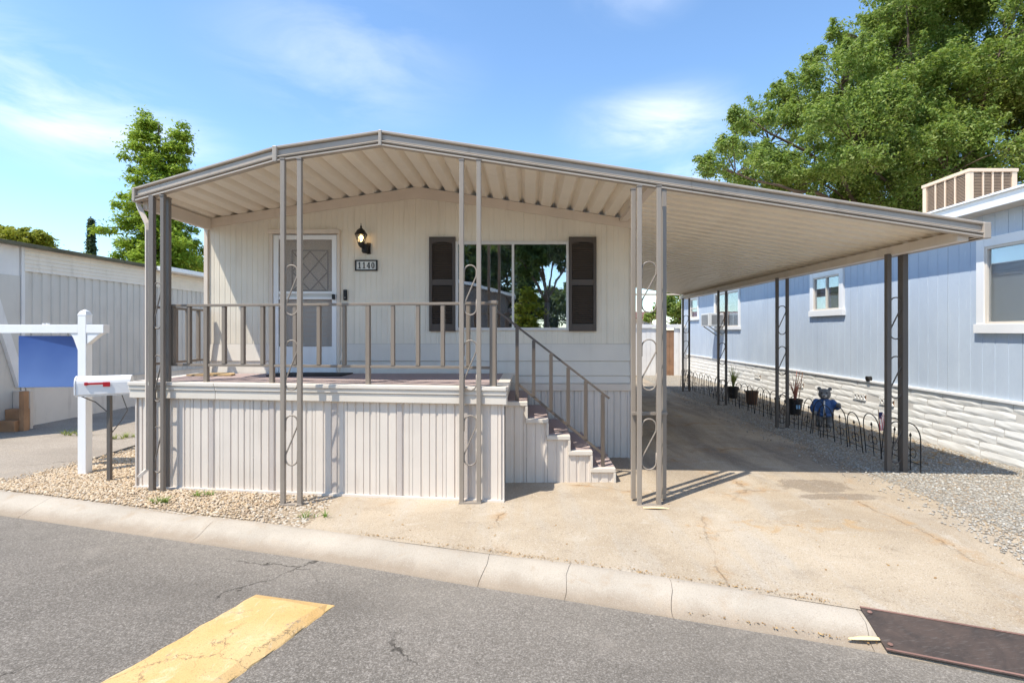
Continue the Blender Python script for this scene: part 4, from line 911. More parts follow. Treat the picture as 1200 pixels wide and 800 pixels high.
# mailbox
YM = 6.48; mbx = thing('mailbox', (-5.22, YM, gz(-5.2, YM)), 'white rounded metal mailbox with a red flag on a dark pole', 'mailbox')
pz = E - .775
part(MB().box(-5.245, -5.20, YM - .02, YM + .02, gz(-5.2, YM) - .05, pz), 'pole', m_postdark, mbx, bevel=.003)
ax = Vector((.90, .43, 0)); sd_ = Vector((.43, -.90, 0)); mc = Vector((-5.27, YM, pz)); 
def mshape(l0, l1, grow=0):
    prof_ = [(-.085 - grow, 0), (.085 + grow, 0), (.085 + grow, .14)] + [((.085 + grow) * math.cos(math.pi * k / 8), .14 + (.085 + grow) * math.sin(math.pi * k / 8)) for k in range(1, 8)] + [(-.085 - grow, .14)]
    return MB().prism([mc + ax * l0 + sd_ * a + Vector((0, 0, z)) for a, z in prof_], ax * (l1 - l0))
part(mshape(-.27, .27), 'box', m_white, mbx, bevel=.006); part(mshape(-.288, -.271, .006), 'door', m_white, mbx, bevel=.004)
part(MB().obox(mc + ax * -.295 + Vector((0, 0, .19)), ax * .012, sd_ * .018, (0, 0, .022)), 'latch', m_galv, mbx, bevel=.003)
q = mc + sd_ * .093 + Vector((0, 0, .135)); b = MB().obox(q + ax * -.08, ax * .10, sd_ * .004, (0, 0, .012)); b.obox(q + ax * .03 + Vector((0, 0, -.012)), ax * .035, sd_ * .0045, (0, 0, .028)); b.obox(q + ax * -.17, ax * .016, sd_ * .007, (0, 0, .018)); part(b, 'flag', m_red, mbx, bevel=.002)
b = MB().obox(mc + Vector((0, 0, -.01)), ax * .28, sd_ * .07, (0, 0, .009)); part(b, 'mounting_board', m_oldwhite, mbx)
b = MB().tube([mc + ax * -.25 + Vector((0, 0, -.015)), mc + ax * -.1 + Vector((0, 0, -.10)), (-5.24, YM - .02, pz - .22)], .007, 5); b.tube([mc + ax * .16 + Vector((0, 0, -.015)), mc + ax * .22 + Vector((0, 0, -.22)), mc + ax * .15 + Vector((0, 0, -.36)), (-5.22, YM, pz - .52)], .006, 5); part(b, 'wire_brace', m_postdark, mbx)
# two small number marks on the door as on the photographed box: dark label
part(MB().obox(mc + ax * -.290 + Vector((0, 0, .10)), ax * .002, sd_ * .035, (0, 0, .022)), 'number_label', m_lgrey, mbx)

# ------------------------------------------------------------------ blue neighbour
BX = 6.50; BY0, BY1 = 3.2, 22.0
bh = thing('blue_home', (BX, 12, 0), 'pale blue mobile home with white trimmed windows and white stone skirting', 'mobile home')
zsk = .862; zw = E + 1.665
wins = [(5.55, 7.52, E - .03, E + 1.32), (10.72, 11.98, E + .33, E + 1.33), (16.0, 18.2, E + .05, E + 1.36), (19.9, 20.95, E + .43, E + 1.36)]
y = BY0
while y < BY1 - .01:
    y1 = min(BY1, y + 1.22); b = MB(); b2 = MB(); pts = []; t = y
    while t < y1 - .01:
        for dy, d in ((0, 0), (.190, 0), (.192, .006), (.2013, .006), (.2033, 0)):
            if t + dy < y1 - .004: pts.append((t + dy, d))
        t += .2033
    pts.append((y1 - .004, 0))
    for w in wins:
        for e in (w[0] + .1, w[1] - .1):
            if y < e < y1 - .004: pts.append((e, 0))
    pts = sorted(set(pts))
    for (ya, da), (yb_, db_) in zip(pts[:-1], pts[1:]):
        if yb_ - ya < 1e-5: continue
        ym = (ya + yb_) / 2; hs_ = [w for w in wins if w[0] + .1 < ym < w[1] - .1]
        ivs = [(zsk, zw)] if not hs_ else [(zsk, hs_[0][2] + .1), (hs_[0][3] - .1, zw)]
        for ii, (z0, z1) in enumerate(ivs): (b2 if ii else b).add([(BX + da, ya, z0), (BX + db_, yb_, z0), (BX + db_, yb_, z1), (BX + da, ya, z1)], [(3, 2, 1, 0)])
    part(b, 'siding_panel', m_blue, bh); y = y1
    if b2.v: part(b2, 'siding_panel', m_blue, bh)
# white stone skirting, stone by stone
part(MB().box(BX - .010, BX + .1, BY0, BY1, -.03, zsk - .02), 'skirting_backing', m_skgap, bh)
rows = 7; rh = (zsk - .03) / rows
proto = []
for k in range(10):
    L_ = random.uniform(.45, .95); H_ = rh - .009; n = 5; vs = []
    for j in range(4):
        for i in range(n + 1):
            e = (.012 if i in (0, n) else 0) + (.014 if j in (0, 3) else 0); vs.append((-.020 + e * .45 + random.uniform(-.003, .003), L_ * i / n, H_ * j / 3 + (random.uniform(-.004, .004) if 0 < i < n else 0)))
    N1 = n + 1; fs = [(j*N1+i, (j+1)*N1+i, (j+1)*N1+i+1, j*N1+i+1) for j in range(3) for i in range(n)]
    m0 = len(vs); vs += [(.03, vs[i][1], vs[i][2]) for i in list(range(N1)) + list(range(3*N1, 4*N1))]
    fs += [(i, i+1, m0+i+1, m0+i) for i in range(n)] + [(3*N1+i, m0+N1+i, m0+N1+i+1, 3*N1+i+1) for i in range(n)]
    me = bpy.data.meshes.new('skirting_stone'); me.from_pydata(vs, [], fs); me.update(); finish(me, m_skstone); proto.append((me, L_))
vents = [(9.25, 9.62, 4), (10.02, 10.40, 4), (12.3, 12.65, 4), (14.6, 14.95, 4)]
cnt = 0; far = MB()
for r_ in range(rows):
    y = BY0 + random.uniform(0, .3); z = .012 + r_ * rh
    while y < BY1 - .1:
        me, L_ = random.choice(proto)
        if any(v[0] - L_ < y < v[1] and v[2] == r_ for v in vents):
            y = [v for v in vents if v[0] - L_ < y < v[1]][0][1] + .01; continue
        if y < 6.2: y += L_ + .012; continue
        o = bpy.data.objects.new('skirting_stone', me); COL.objects.link(o); o.parent = bh; o.location = Vector((BX, y, z)) - wo(bh)
        WO[o.name] = Vector((BX, y, z)); y += L_ + .012; cnt += 1
part(MB().box(BX - .03, BX + .08, BY0, 6.2, -.03, zsk - .02), 'near_skirting', m_skstone, bh)
for (a, c, r_) in vents:
    b = MB(); z0 = .012 + r_ * rh; z1 = z0 + rh - .012; k = 4
    for i in range(k):
        ya, yb_ = a + (c - a) * i / k, a + (c - a) * (i + 1) / k; b.bar((BX - .030, ya, z0), (BX - .030, yb_, z1), .02, .018, (1, 0, 0)); b.bar((BX - .032, ya, z1), (BX - .032, yb_, z0), .02, .018, (1, 0, 0))
    b.bar((BX - .030, a, z1), (BX - .030, c, z1), .02, .014); b.bar((BX - .030, a, z0), (BX - .030, c, z0), .02, .014); part(b, 'lattice_vent', m_skstone, bh)
    part(MB().box(BX - .014, BX - .0105, a, c, z0, z1), 'vent_opening', m_brownwood, bh)
part(MB().box(BX - .045, BX + .03, BY0, BY1, zsk - .018, zsk + .022), 'skirting_cap', m_white, bh, bevel=.004)
part(MB().box(BX - .03, BX + .05, BY1 - .06, BY1 + .1, 0, zw), 'corner_trim', m_white, bh, bevel=.004)
part(MB().box(BX, BX + 4.4, BY1 + .02, BY1 + .1, 0, zw), 'back_wall', m_blue, bh); part(MB().box(BX + .01, BX + 4.4, BY0 - .08, BY0 - .003, 0, zw), 'front_wall', m_blue, bh); part(MB().box(BX + 4.32, BX + 4.4, BY0, BY1, 0, zw), 'far_wall', m_blue, bh)
part(MB().box(BX - .30, BX + .06, BY0 - .2, BY1 + .2, zw - .012, zw), 'soffit', m_cap, bh)
part(MB().box(BX - .33, BX - .302, BY0 - .2, BY1 + .2, zw - .02, zw + .13), 'fascia', m_white, bh, bevel=.004)
part(MB().box(BX - .36, BX - .30, BY0 - .2, BY1 + .2, zw + .132, zw + .165), 'drip_edge', m_white, bh, bevel=.006)
part(MB().prism([(BX - .34, BY0 - .2, zw + .15), (BX + 2.2, BY0 - .2, zw + .55), (BX + 4.8, BY0 - .2, zw + .15), (BX + 4.8, BY0 - .2, zw + .08), (BX + 2.2, BY0 - .2, zw + .45), (BX - .30, BY0 - .2, zw + .10)], (0, BY1 - BY0 + .4, 0)), 'roof', m_oldwhite, bh)
part(MB().box(BX + .6, BX + .65, BY0, BY1, 0, zw), 'room_wall', m_interior, bh)
for k, (ya, yb_, z0, z1) in enumerate(wins):
    tw_ = .13 if k in (0, 1) else .10
    b = MB(); x0, x1 = BX - .045, BX + .03
    b.box(x0, x1, ya, ya + tw_, z0 + tw_, z1); b.box(x0, x1, yb_ - tw_, yb_, z0 + tw_, z1); b.box(x0 + .003, x1, ya + tw_, yb_ - tw_, z1 - tw_, z1)
    w = part(b, 'window', m_white, bh, bevel=.004)
    part(MB().box(BX - .06, BX + .03, ya - .03, yb_ + .03, z0, z0 + tw_), 'sill', m_white, w, bevel=.004)
    i0, i1, j0, j1 = ya + tw_, yb_ - tw_, z0 + tw_, z1 - tw_; ym = (i0 + i1) / 2
    b = MB(); f = .035; b.box(BX - .03, BX + .02, i0, i0 + f, j0, j1); b.box(BX - .03, BX + .02, i1 - f, i1, j0, j1); b.box(BX - .03, BX + .02, i0 + f, i1 - f, j1 - f, j1); b.box(BX - .03, BX + .02, i0 + f, i1 - f, j0, j0 + f)
    if k in (1, 2): b.box(BX - .028, BX + .018, ym - f/2, ym + f/2, j0 + f, j1 - f)
    if k == 3: b.box(BX - .028, BX + .018, i0 + f, i1 - f, (j0+j1)/2 - f/2, (j0+j1)/2 + f/2)
    part(b, 'sash', m_cap, w, bevel=.003)
    part(MB().box(BX + .0, BX + .004, i0 + f, i1 - f, j0 + f, j1 - f), 'pane', m_glassdim, w)
    if k == 0:
        b = MB(); zz = j0 + f
        while zz < j1 - f: b.obox((BX + .06, ym, zz), (0, (i1 - i0) / 2, 0), (.004, 0, .0125), (.001, 0, 0)); zz += .024
        part(b, 'blind_slats', m_curtain, w, kind='stuff')
    if k == 1: part(MB().box(BX + .08, BX + .09, ym + .02, i1 - .1, j0, j1), 'curtain', paint('mauve_curtain', (.30, .25, .30), .05, .9), w); part(MB().box(BX + .08, BX + .09, i0, ym, j0, j1), 'curtain', paint('olive_curtain', (.26, .28, .10), .2, .9), w)
    if k == 2: part(MB().box(BX + .08, BX + .09, ym + .05, i1, j0, j1), 'curtain', m_orangecurtain, w); part(MB().box(BX + .08, BX + .09, i0, ym, j0, j0 + .45), 'curtain', m_curtain, w)
    if k == 3: part(MB().box(BX + .08, BX + .09, i0, i1, j0, j1), 'curtain', m_curtain, w)
b = MB().tube([(BX + .02, 9.9, zsk + .06), (BX - .06, 9.9, zsk + .055)], .045, 12); b.tube([(BX - .058, 9.9, zsk + .055), (BX - .075, 9.9, zsk + .052)], .052, 12); part(b, 'vent_pipe', m_black, bh, smooth=False)
# window air conditioner
ac = thing('air_conditioner', (BX, 17.5, E + .2), 'white window air conditioner hanging out of the blue wall', 'air conditioner')
part(MB().box(BX - .55, BX - .05, 17.25, 18.0, E + .17, E + .60), 'casing', m_ac, ac, bevel=.01)
part(MB().box(BX - .45, BX - .28, 17.24, 17.249, E + .23, E + .54), 'side_grille', m_acgrille, ac); part(MB().box(BX - .24, BX - .08, 17.24, 17.249, E + .23, E + .54), 'side_grille', m_acgrille, ac)
part(MB().box(BX - .56, BX - .551, 17.32, 17.93, E + .22, E + .55), 'rear_grille', m_acgrille, ac)
b = MB().bar((BX - .5, 17.35, E + .165), (BX - .05, 17.35, E - .15), .03, .03); b.bar((BX - .5, 17.9, E + .165), (BX - .05, 17.9, E - .15), .03, .03); part(b, 'support_bracket', m_galv, ac)
# evaporative cooler on the roof
cl = thing('evaporative_cooler', (8.65, 10.3, zw + .4), 'tan slatted evaporative cooler box on the blue home roof', 'cooler')
cx0, cx1, cy0, cy1, cz0, cz1 = 8.20, 9.10, 9.70, 10.85, zw + .30, E + 3.03
b = MB(); t = .09
for (x, y) in ((cx0, cy0), (cx1 - t, cy0), (cx0, cy1 - t), (cx1 - t, cy1 - t)): b.box(x, x + t, y, y + t, cz0 + .1, cz1 - .06)
b.box(cx0, cx1, cy0, cy1, cz0 - .2, cz0 + .1); b.box(cx0 - .015, cx1 + .015, cy0 - .015, cy1 + .015, cz1 - .06, cz1); part(b, 'cabinet', m_cooler, cl, bevel=.006)
for k in range(4):
    ya = cy0 + t + (cy1 - cy0 - 2*t) * k / 4; yb_ = cy0 + t + (cy1 - cy0 - 2*t) * (k + 1) / 4
    b = MB(); z = cz0 + .12
    while z < cz1 - .08: b.obox((cx0 + .03, (ya + yb_) / 2, z), (0, (yb_ - ya) / 2 - .018, 0), (.016, 0, .010), (-.002, 0, .004)); z += .028
    part(b, 'louvre_panel', m_coolerslat, cl)
    if k: part(MB().box(cx0 + .004, cx0 + .03, ya - .016, ya + .016, cz0 + .1, cz1 - .06), 'mullion', m_cooler, cl)
    xa = cx0 + t + (cx1 - cx0 - 2*t) * k / 4; xb = cx0 + t + (cx1 - cx0 - 2*t) * (k + 1) / 4
    b = MB(); z = cz0 + .12
    while z < cz1 - .08: b.obox(((xa + xb) / 2, cy0 + .03, z), ((xb - xa) / 2 - .016, 0, 0), (0, .016, .010), (0, -.002, .004)); z += .028
    part(b, 'louvre_panel', m_coolerslat, cl)
    if k: part(MB().box(xa - .014, xa + .014, cy0 + .004, cy0 + .03, cz0 + .1, cz1 - .06), 'mullion', m_cooler, cl)
part(MB().box(cx0 + .05, cx1 - .05, cy0 + .05, cy1 - .05, cz0 + .1, cz1 - .07), 'pad', m_brownwall, cl)

# ------------------------------------------------------------------ wire hoop edging
hf = thing('wire_border_fence', (4.98, 11, 0), 'low black wire garden edging of overlapping hoops along the grey gravel', 'fence')
hw = .372; b = MB(); r = hw / 2; H_ = .62
b.tube([(0, 0, -.08), (0, 0, H_ - r)] + [(0, r - r * math.cos(math.pi * k / 10), H_ - r + r * math.sin(math.pi * k / 10)) for k in range(1, 10)] + [(0, hw, H_ - r), (0, hw, -.02)], .0075, 5)
b.tube([(.006, r, -.02), (.006, r, H_ - .18)], .006, 5); b.lathe((.006, r, H_ - .18), [(.006, 0), (.016, .02), (.002, .06)], 6)
b.tube([(.006, 0, .12), (.006, hw, .12)], .005, 4)
for s in (-1, 1): b.tube([(.006, r + s * (.05 + .05 * math.cos(2 * math.pi * k / 10)), .24 + .06 * math.sin(2 * math.pi * k / 10)) for k in range(11)], .005, 4)
src = None
for k in range(28):
    y = 6.62 + k * hw; x = 4.98 + .02 * math.sin(k * 1.3)
    if src is None:
        src = part(MB().add([(v[0] + x, v[1] + y, v[2] + gz(x, y)) for v in b.v], b.f), 'wire_hoop', m_iron, hf, origin=(x, y, gz(x, y)))
    else:
        o = inst(src, 'wire_hoop', hf, (x, y, gz(x, y) + random.uniform(-.03, .01))); o.rotation_euler = (R(random.uniform(-2.5, 2.5)), R(random.uniform(-7, 7)), R(random.uniform(-6, 6)))

# pots
def blades(b, c, n, L, w, spread, droop=.25):
    for i in range(n):
        a = random.uniform(0, 6.28); l = L * random.uniform(.6, 1.1); s = spread * random.uniform(.3, 1.1); d = Vector((math.cos(a), math.sin(a), 0)); sd = Vector((-d.y, d.x, 0)); vs = []
        for k in range(5):
            t = k / 4; p = Vector(c) + d * (s * l * t * t + .02) + Vector((0, 0, l * (t - droop * t * t * s))); ww = w * (1 - t * .9); vs += [p - sd * ww, p + sd * ww]
        b.add(vs, [(2*k, 2*k+1, 2*k+3, 2*k+2) for k in range(4)])
    return b
def pot(x, y, r, h, mat, label, group):
    z = gz(x, y) + .01; t = thing('plant_pot', (x, y, z), label, 'plant pot', group)
    part(MB().lathe((x, y, z), [(r * .72, 0), (r * .95, h * .86), (r, h * .87), (r * 1.02, h), (r * .93, h), (r * .9, h * .9)], 16), 'pot', mat, t, smooth=False); part(MB().lathe((x, y, z), [(r * .88, h * .86), (r * .88, h * .9)], 16), 'soil', m_soil, t); return t, z + h * .9
t, z = pot(5.53, 14.1, .15, .31, m_pot, 'black plastic pot of yellow green strap leaves, furthest back along the gravel', 'pots along the wire edging')
part(blades(MB(), (5.53, 14.1, z), 46, .62, .014, .55), 'strap_leaves', m_strap, t)
t, z = pot(5.52, 12.9, .16, .33, m_potbrown, 'brown pot with a few dry stems in the middle of the row', 'pots along the wire edging')
part(blades(MB(), (5.52, 12.9, z), 9, .22, .008, .8), 'dry_stems', m_dry, t)
t, z = pot(5.78, 11.3, .15, .34, m_pot, 'black pot with a pale blue label and red pink stems', 'pots along the wire edging')
part(blades(MB(), (5.78, 11.3, z), 20, .62, .017, .55, .1), 'red_stems', m_pinkleaf, t)
part(MB().box(5.72, 5.80, 11.140, 11.150, gz(5.7, 11.2) + .16, gz(5.7, 11.2) + .24), 'plant_label', m_labelblue, t)
b = MB().tube([(5.85, 11.3, z), (5.93, 11.28, z + .62)], .008, 5); part(b, 'stake', m_brownwood, t)

# bear figure in a jacket
bx, by = 5.62, 9.9; bz = gz(bx, by)
bear = thing('bear_statue', (bx, by, bz), 'grey bear garden statue wearing a blue jacket on the gravel', 'statue')
fw = Vector((-.52, -.85, 0)).normalized(); rt = Vector((-fw.y, fw.x, 0)); S = 1.02   # rt = its left side seen from the front
def Bp(a, f, z): return Vector((bx, by, bz)) + (rt * a + fw * f + Vector((0, 0, z))) * S
rotm = Matrix((( rt.x, fw.x, 0), (rt.y, fw.y, 0), (0, 0, 1)))
def chain(b, pts, rad):
    for (p, q, r0, r1) in zip(pts[:-1], pts[1:], rad[:-1], rad[1:]):
        for k in range(6): u = k / 5; b.ellipsoid([a + (c_ - a) * u for a, c_ in zip(p, q)], (r0 + (r1 - r0) * u,) * 3, 10, 7)
def vox(o, v=.010):
    rm = o.modifiers.new('remesh', 'REMESH'); rm.mode = 'VOXEL'; rm.voxel_size = v; rm.use_smooth_shade = True
b = MB()
for s in (-1, 1):
    b.ellipsoid(Bp(s * .088, .055, .045), (.062, .105, .048), rot=rotm); chain(b, [Bp(s * .085, 0, .07), Bp(s * .075, 0, .25)], [.066, .082])
    b.ellipsoid(Bp(s * .088, -.005, .712), (.036, .024, .036), rot=rotm)
b.ellipsoid(Bp(0, 0, .34), (.135, .12, .19), rot=rotm); b.ellipsoid(Bp(0, .012, .615), (.108, .105, .105), 16, 10, rot=rotm); b.ellipsoid(Bp(0, .105, .585), (.052, .055, .042), rot=rotm)
for s, pts in ((-1, [Bp(-.14, 0, .45), Bp(-.185, .045, .35), Bp(-.155, .12, .27)]), (1, [Bp(.14, 0, .45), Bp(.20, .06, .40), Bp(.225, .13, .44)])):
    chain(b, pts, [.05, .046, .042]); b.ellipsoid(pts[-1], (.045, .045, .045))
body = part(b, 'body', m_fur, bear, smooth=True); vox(body)
b = MB(); b.ellipsoid(Bp(0, 0, .36), (.158, .142, .175), 16, 10, rot=rotm); b.ellipsoid(Bp(0, 0, .235), (.158, .145, .05), 16, 8, rot=rotm); b.ellipsoid(Bp(0, 0, .50), (.10, .095, .04), 16, 8, rot=rotm)
chain(b, [Bp(-.13, 0, .46), Bp(-.187, .042, .35), Bp(-.168, .09, .30)], [.066, .062, .056]); chain(b, [Bp(.13, 0, .46), Bp(.20, .055, .395), Bp(.215, .09, .415)], [.066, .062, .056])
jk = part(b, 'jacket', m_jacket, bear, smooth=True); vox(jk)
b = MB(); b.ellipsoid(Bp(0, .118, .588), (.046, .055, .036), rot=rotm); part(b, 'muzzle', m_muzzle, bear, smooth=True)
b = MB(); b.ellipsoid(Bp(0, .172, .602), (.018, .012, .013), 8, 6, rot=rotm)
part(b, 'nose', m_black, bear, smooth=True)
for s in (-1, 1): part(MB().ellipsoid(Bp(s * .042, .105, .648), (.011, .010, .013), 8, 6, rot=rotm), 'eye', m_black, bear, smooth=True)
part(MB().tube([Bp(0, .150, z_) for z_ in (.20,)] + [Bp(0, .142 + .006 * k, .24 + .035 * k) for k in range(4)] + [Bp(0, .125, .44), Bp(0, .09, .50)], .014, 6), 'jacket_front_band', m_white, jk, smooth=True)

# small flag on a stick
fx, fy = 5.84, 8.65; fz = gz(fx, fy); fl = thing('small_flag', (fx, fy, fz), 'little faded striped flag on a stick behind the wire hoops', 'flag')
part(MB().tube([(fx, fy, fz - .05), (fx - .03, fy + .01, fz + .52)], .006, 6), 'stick', m_wood, fl)
m_fred = paint('faded_red_cloth', (.60, .12, .15), .1, .85, damt=.1); m_fwhite = paint('white_cloth', (.78, .72, .72), .05, .85, damt=.1); m_fblue = paint('navy_cloth', (.05, .06, .16), .1, .85, damt=.1)
for k in range(7):
    a0, a1 = k / 7, (k + 1) / 7; vs = []
    for i in range(5):
        zz = fz + .47 - .30 * i / 4; o = .02 * math.sin(i * 1.4 + k * .7)
        if True: vs += [(fx - .025 + .16 * a0 * (.4 + .15 * i), fy + o, zz), (fx - .025 + .16 * a1 * (.4 + .15 * i), fy + o * .8, zz)]
    part(MB().add(vs, [(2*i, 2*i+1, 2*i+3, 2*i+2) for i in range(4)]), 'stripe', m_fred if k % 2 == 0 else m_fwhite, fl)
part(MB().add([(fx - .03, fy - .012, fz + .48), (fx + .03, fy - .012, fz + .48), (fx + .03, fy + .012, fz + .36), (fx - .03, fy + .012, fz + .36)], [(0, 1, 2, 3)]), 'canton', m_fblue, fl)

# ------------------------------------------------------------------ far end of the carport
wfn = thing('white_board_fence', (4, 21.4, 0), 'white board fence closing the far end of the carport', 'fence')
x = 1.4; k = 0
while x < 6.45:
    w = .19
    if not (5.55 < x < 5.80): part(MB().box(x, x + w - .008, 21.4 + random.uniform(0, .01), 21.44, -.03, E + .12), 'board', m_oldwhite, wfn)
    else: part(MB().box(x, x + w - .008, 21.40, 21.44, .0, E + .05), 'board', m_brownwood, wfn)
    x += w
part(MB().box(1.4, 6.45, 21.34, 21.39, E + .13, E + .28), 'top_rail', m_oldwhite, wfn, bevel=.005)
for x in (4.0, 5.30, 6.25): part(MB().box(x - .06, x + .06, 21.25, 21.335, 0, E + .28), 'fence_post', m_oldwhite, wfn, bevel=.005)
fh = thing('far_home', (4, 33, 0), 'distant white home with a dull red roof behind the board fence', 'house')
part(MB().box(-3, 7.8, 33, 40, 0, E + .75), 'wall', m_oldwhite, fh); part(MB().prism([(-3.4, 32.6, E + .75), (8.2, 32.6, E + .75), (8.2, 36.5, E + 1.25), (-3.4, 36.5, E + 1.25)], (0, 0, .12)), 'roof', m_redroof, fh)
wb_ = part(MB().box(7.2, 7.7, 32.93, 33.0, E + .15, E + .6), 'window', m_white, fh); part(MB().box(7.25, 7.65, 32.915, 32.93, E + .2, E + .55), 'pane', m_glassdim, wb_)

# ------------------------------------------------------------------ street furniture on the road
ya = Vector((-2.10, 3.83, 0)); yb_ = Vector((-1.43, 3.67, 0)); d = Vector((-.32, -.91, 0)).normalized(); Lb = 6.2; zz = -.163; hgt = .035; e = .07
u = (yb_ - ya).normalized(); w = (yb_ - ya).length
def YP_(s, t, z): p = ya + u * s + d * t; return (p.x, p.y, zz + z)
n = 70; vs = []; fs = []
prof_ = [(0, -.01), (.012, .006), (e, hgt), (w * .5, hgt * 1.25), (w - e, hgt), (w - .012, .006), (w, -.01)]; k = len(prof_)
for i in range(n + 1):
    t = Lb * i / n
    for s, z in prof_: vs.append(YP_(s + random.uniform(-.009, .009), t, z + random.uniform(-.002, .002)))
vs2 = [YP_(s, -.10, .002 if 0 < j < k - 1 else -.01) for j, (s, z) in enumerate(prof_)]
fs = [(i*k+j, i*k+j+1, (i+1)*k+j+1, (i+1)*k+j) for i in range(n) for j in range(k-1)]; m0 = len(vs); vs += vs2; fs += [(m0+j, m0+j+1, j+1, j) for j in range(k-1)]
part(MB().add(vs, fs), 'speed_bump', m_yellow, origin=(-1.8, 3.5, zz), label='worn yellow painted speed bump running across the asphalt street', cat='speed bump')
# steel plate over the gutter
sp_ = thing('steel_plate', (2.8, 3.2, -.05), 'rusted dark steel plate bridging the gutter at the driveway', 'plate')
A = Vector((2.225, 3.505, -.040)); B = Vector((2.20, 3.20, -.150)); D = Vector((.925, -.38, 0)).normalized(); Lp = 1.7
nb = (B - A); nn = D.cross(nb).normalized(); nn = -nn if nn.z < 0 else nn
part(MB().obox(A + nb / 2 + D * Lp / 2 + nn * .008, D * Lp / 2, nb / 2, nn * .006), 'plate', m_rust, sp_, bevel=.003)
for (c_, hx_, hy_) in ((A + D * Lp / 2 + nn * .016 + nb * .02, D * Lp / 2, nb * .03), (B + D * Lp / 2 + nn * .016 - nb * .03, D * Lp / 2, nb * .03)): part(MB().obox(c_, hx_, hy_ * .6, nn * .003), 'rusty_edge', m_rustedge, sp_)
for (s, t) in ((.04, .12), (.04, .85)): q = A + D * s + nb * t + nn * .018; part(MB().ellipsoid(q, (.016, .016, .008), 10, 6), 'bolt', m_rustedge, sp_)
b = MB(); q = Vector((2.10, 3.31, -.135)); vs = []
for k in range(7): t = k / 6; p = q + Vector((-.08 + .26 * t, -.02 * t - .015, .01 + .012 * math.sin(t * 3.1))); ww = .022 * math.sin(math.pi * min(1, t + .05)) + .002; vs += [p + Vector((0, ww, 0)), p + Vector((0, 0, .008)), p - Vector((0, ww, 0))]
b.add(vs, [(3*k, 3*k+3, 3*k+4, 3*k+1) for k in range(6)] + [(3*k+1, 3*k+4, 3*k+5, 3*k+2) for k in range(6)]); part(b, 'palm_husk', m_straw, origin=q, label='pale dry husk lying in the gutter against the steel plate', cat='leaf')
b = MB(); q = Vector((1.31, 5.38, gz(1.3, 5.4) + .006)); vs = []
for k in range(7): t = k / 6; p = q + Vector((-.13 + .26 * t, -.03 * t, .006 + .01 * math.sin(t * 3.1))); ww = .02 * math.sin(math.pi * min(1, t + .05)) + .002; vs += [p + Vector((0, ww, 0)), p + Vector((0, 0, .008)), p - Vector((0, ww, 0))]
b.add(vs, [(3*k, 3*k+3, 3*k+4, 3*k+1) for k in range(6)] + [(3*k+1, 3*k+4, 3*k+5, 3*k+2) for k in range(6)]); part(b, 'dry_leaf', m_straw, origin=q, label='curled dry leaf at the foot of the awning post beside the steps', cat='leaf')
# weeds and litter
for (x, y, n, lab) in ((-4.02, 5.66, 60, 'green weed clump at the edge of the kerb'), (-3.72, 5.86, 45, 'smaller green weed clump against the porch skirting'), (-2.16, 5.20, 34, 'yellowish weed tuft in the corner crack between gravel and driveway')):
    b = MB()
    for i in range(7): blades(b, (x + random.uniform(-.13, .13), y + random.uniform(-.04, .04), gz(x, y) + .01), n // 7, .075, .006, 1.4)
    part(b, 'weed_clump', m_grass, origin=(x, y, gz(x, y)), label=lab, cat='weed', group='weeds in the gravel')
for (x, y, lab) in ((-8.0, 9.2, 'dry tan grass tuft in the tan asphalt behind the sign post'), (-6.75, 8.9, 'dry grass tuft behind the mailbox')):
    b = MB()
    for i in range(10): blades(b, (x + random.uniform(-.3, .3), y + random.uniform(-.12, .12), gz(x, y)), 14, .10, .006, 1.5)
    part(b, 'dry_grass', m_strap, origin=(x, y, gz(x, y)), label=lab, cat='grass', group='dry grass tufts')
def litter(n, fn, name, label, smin=.008, smax=.03):
    V = []; Q = []
    for i in range(n):
        x, y, z = fn(); a = random.uniform(0, 6.28); s = random.uniform(smin, smax); d = Vector((math.cos(a), math.sin(a), random.uniform(-.2, .2))); e_ = Vector((-d.y, d.x, random.uniform(-.3, .3))); c_ = Vector((x, y, z)); m0 = len(V)
        V += [c_ - d * s, c_ - e_ * s * .5 + Vector((0, 0, .003)), c_ + d * s, c_ + e_ * s * .5]; Q.append((m0, m0+1, m0+2, m0+3))
    np_mesh(name, np.array([tuple(v) for v in V]), np.array(Q), m_dry, kind='stuff', label=label, cat='leaves')
def f1():
    x = random.uniform(-1.6, 2.15); y = kb(x) + random.gauss(.02, .022); return x, y, gz(x, y) + .012
litter(520, f1, 'leaf_litter', 'brown crumbs of dry leaves along the back of the kerb', .003, .011)
def f2():
    x = random.uniform(1.1, 2.2); y = kf(x) + abs(random.gauss(.02, .05)); return x, y, -.146 + .012
litter(110, f2, 'gutter_litter', 'dry leaf scraps in the gutter beside the steel plate', .004, .014)
def f3():
    x = random.uniform(5.1, 6.3); y = random.uniform(7, 15); return x, y, gz(x, y) + .03
litter(1500, f3, 'dead_leaves', 'orange brown dead leaves against the white stone skirting', .012, .04)
def f4():
    x = random.uniform(-2, 4.2); y = random.uniform(kb(x), 9); return x, y, gz(x, y) + .008
litter(260, f4, 'driveway_leaf_scraps', 'few tiny leaf scraps scattered over the driveway', .004, .016)

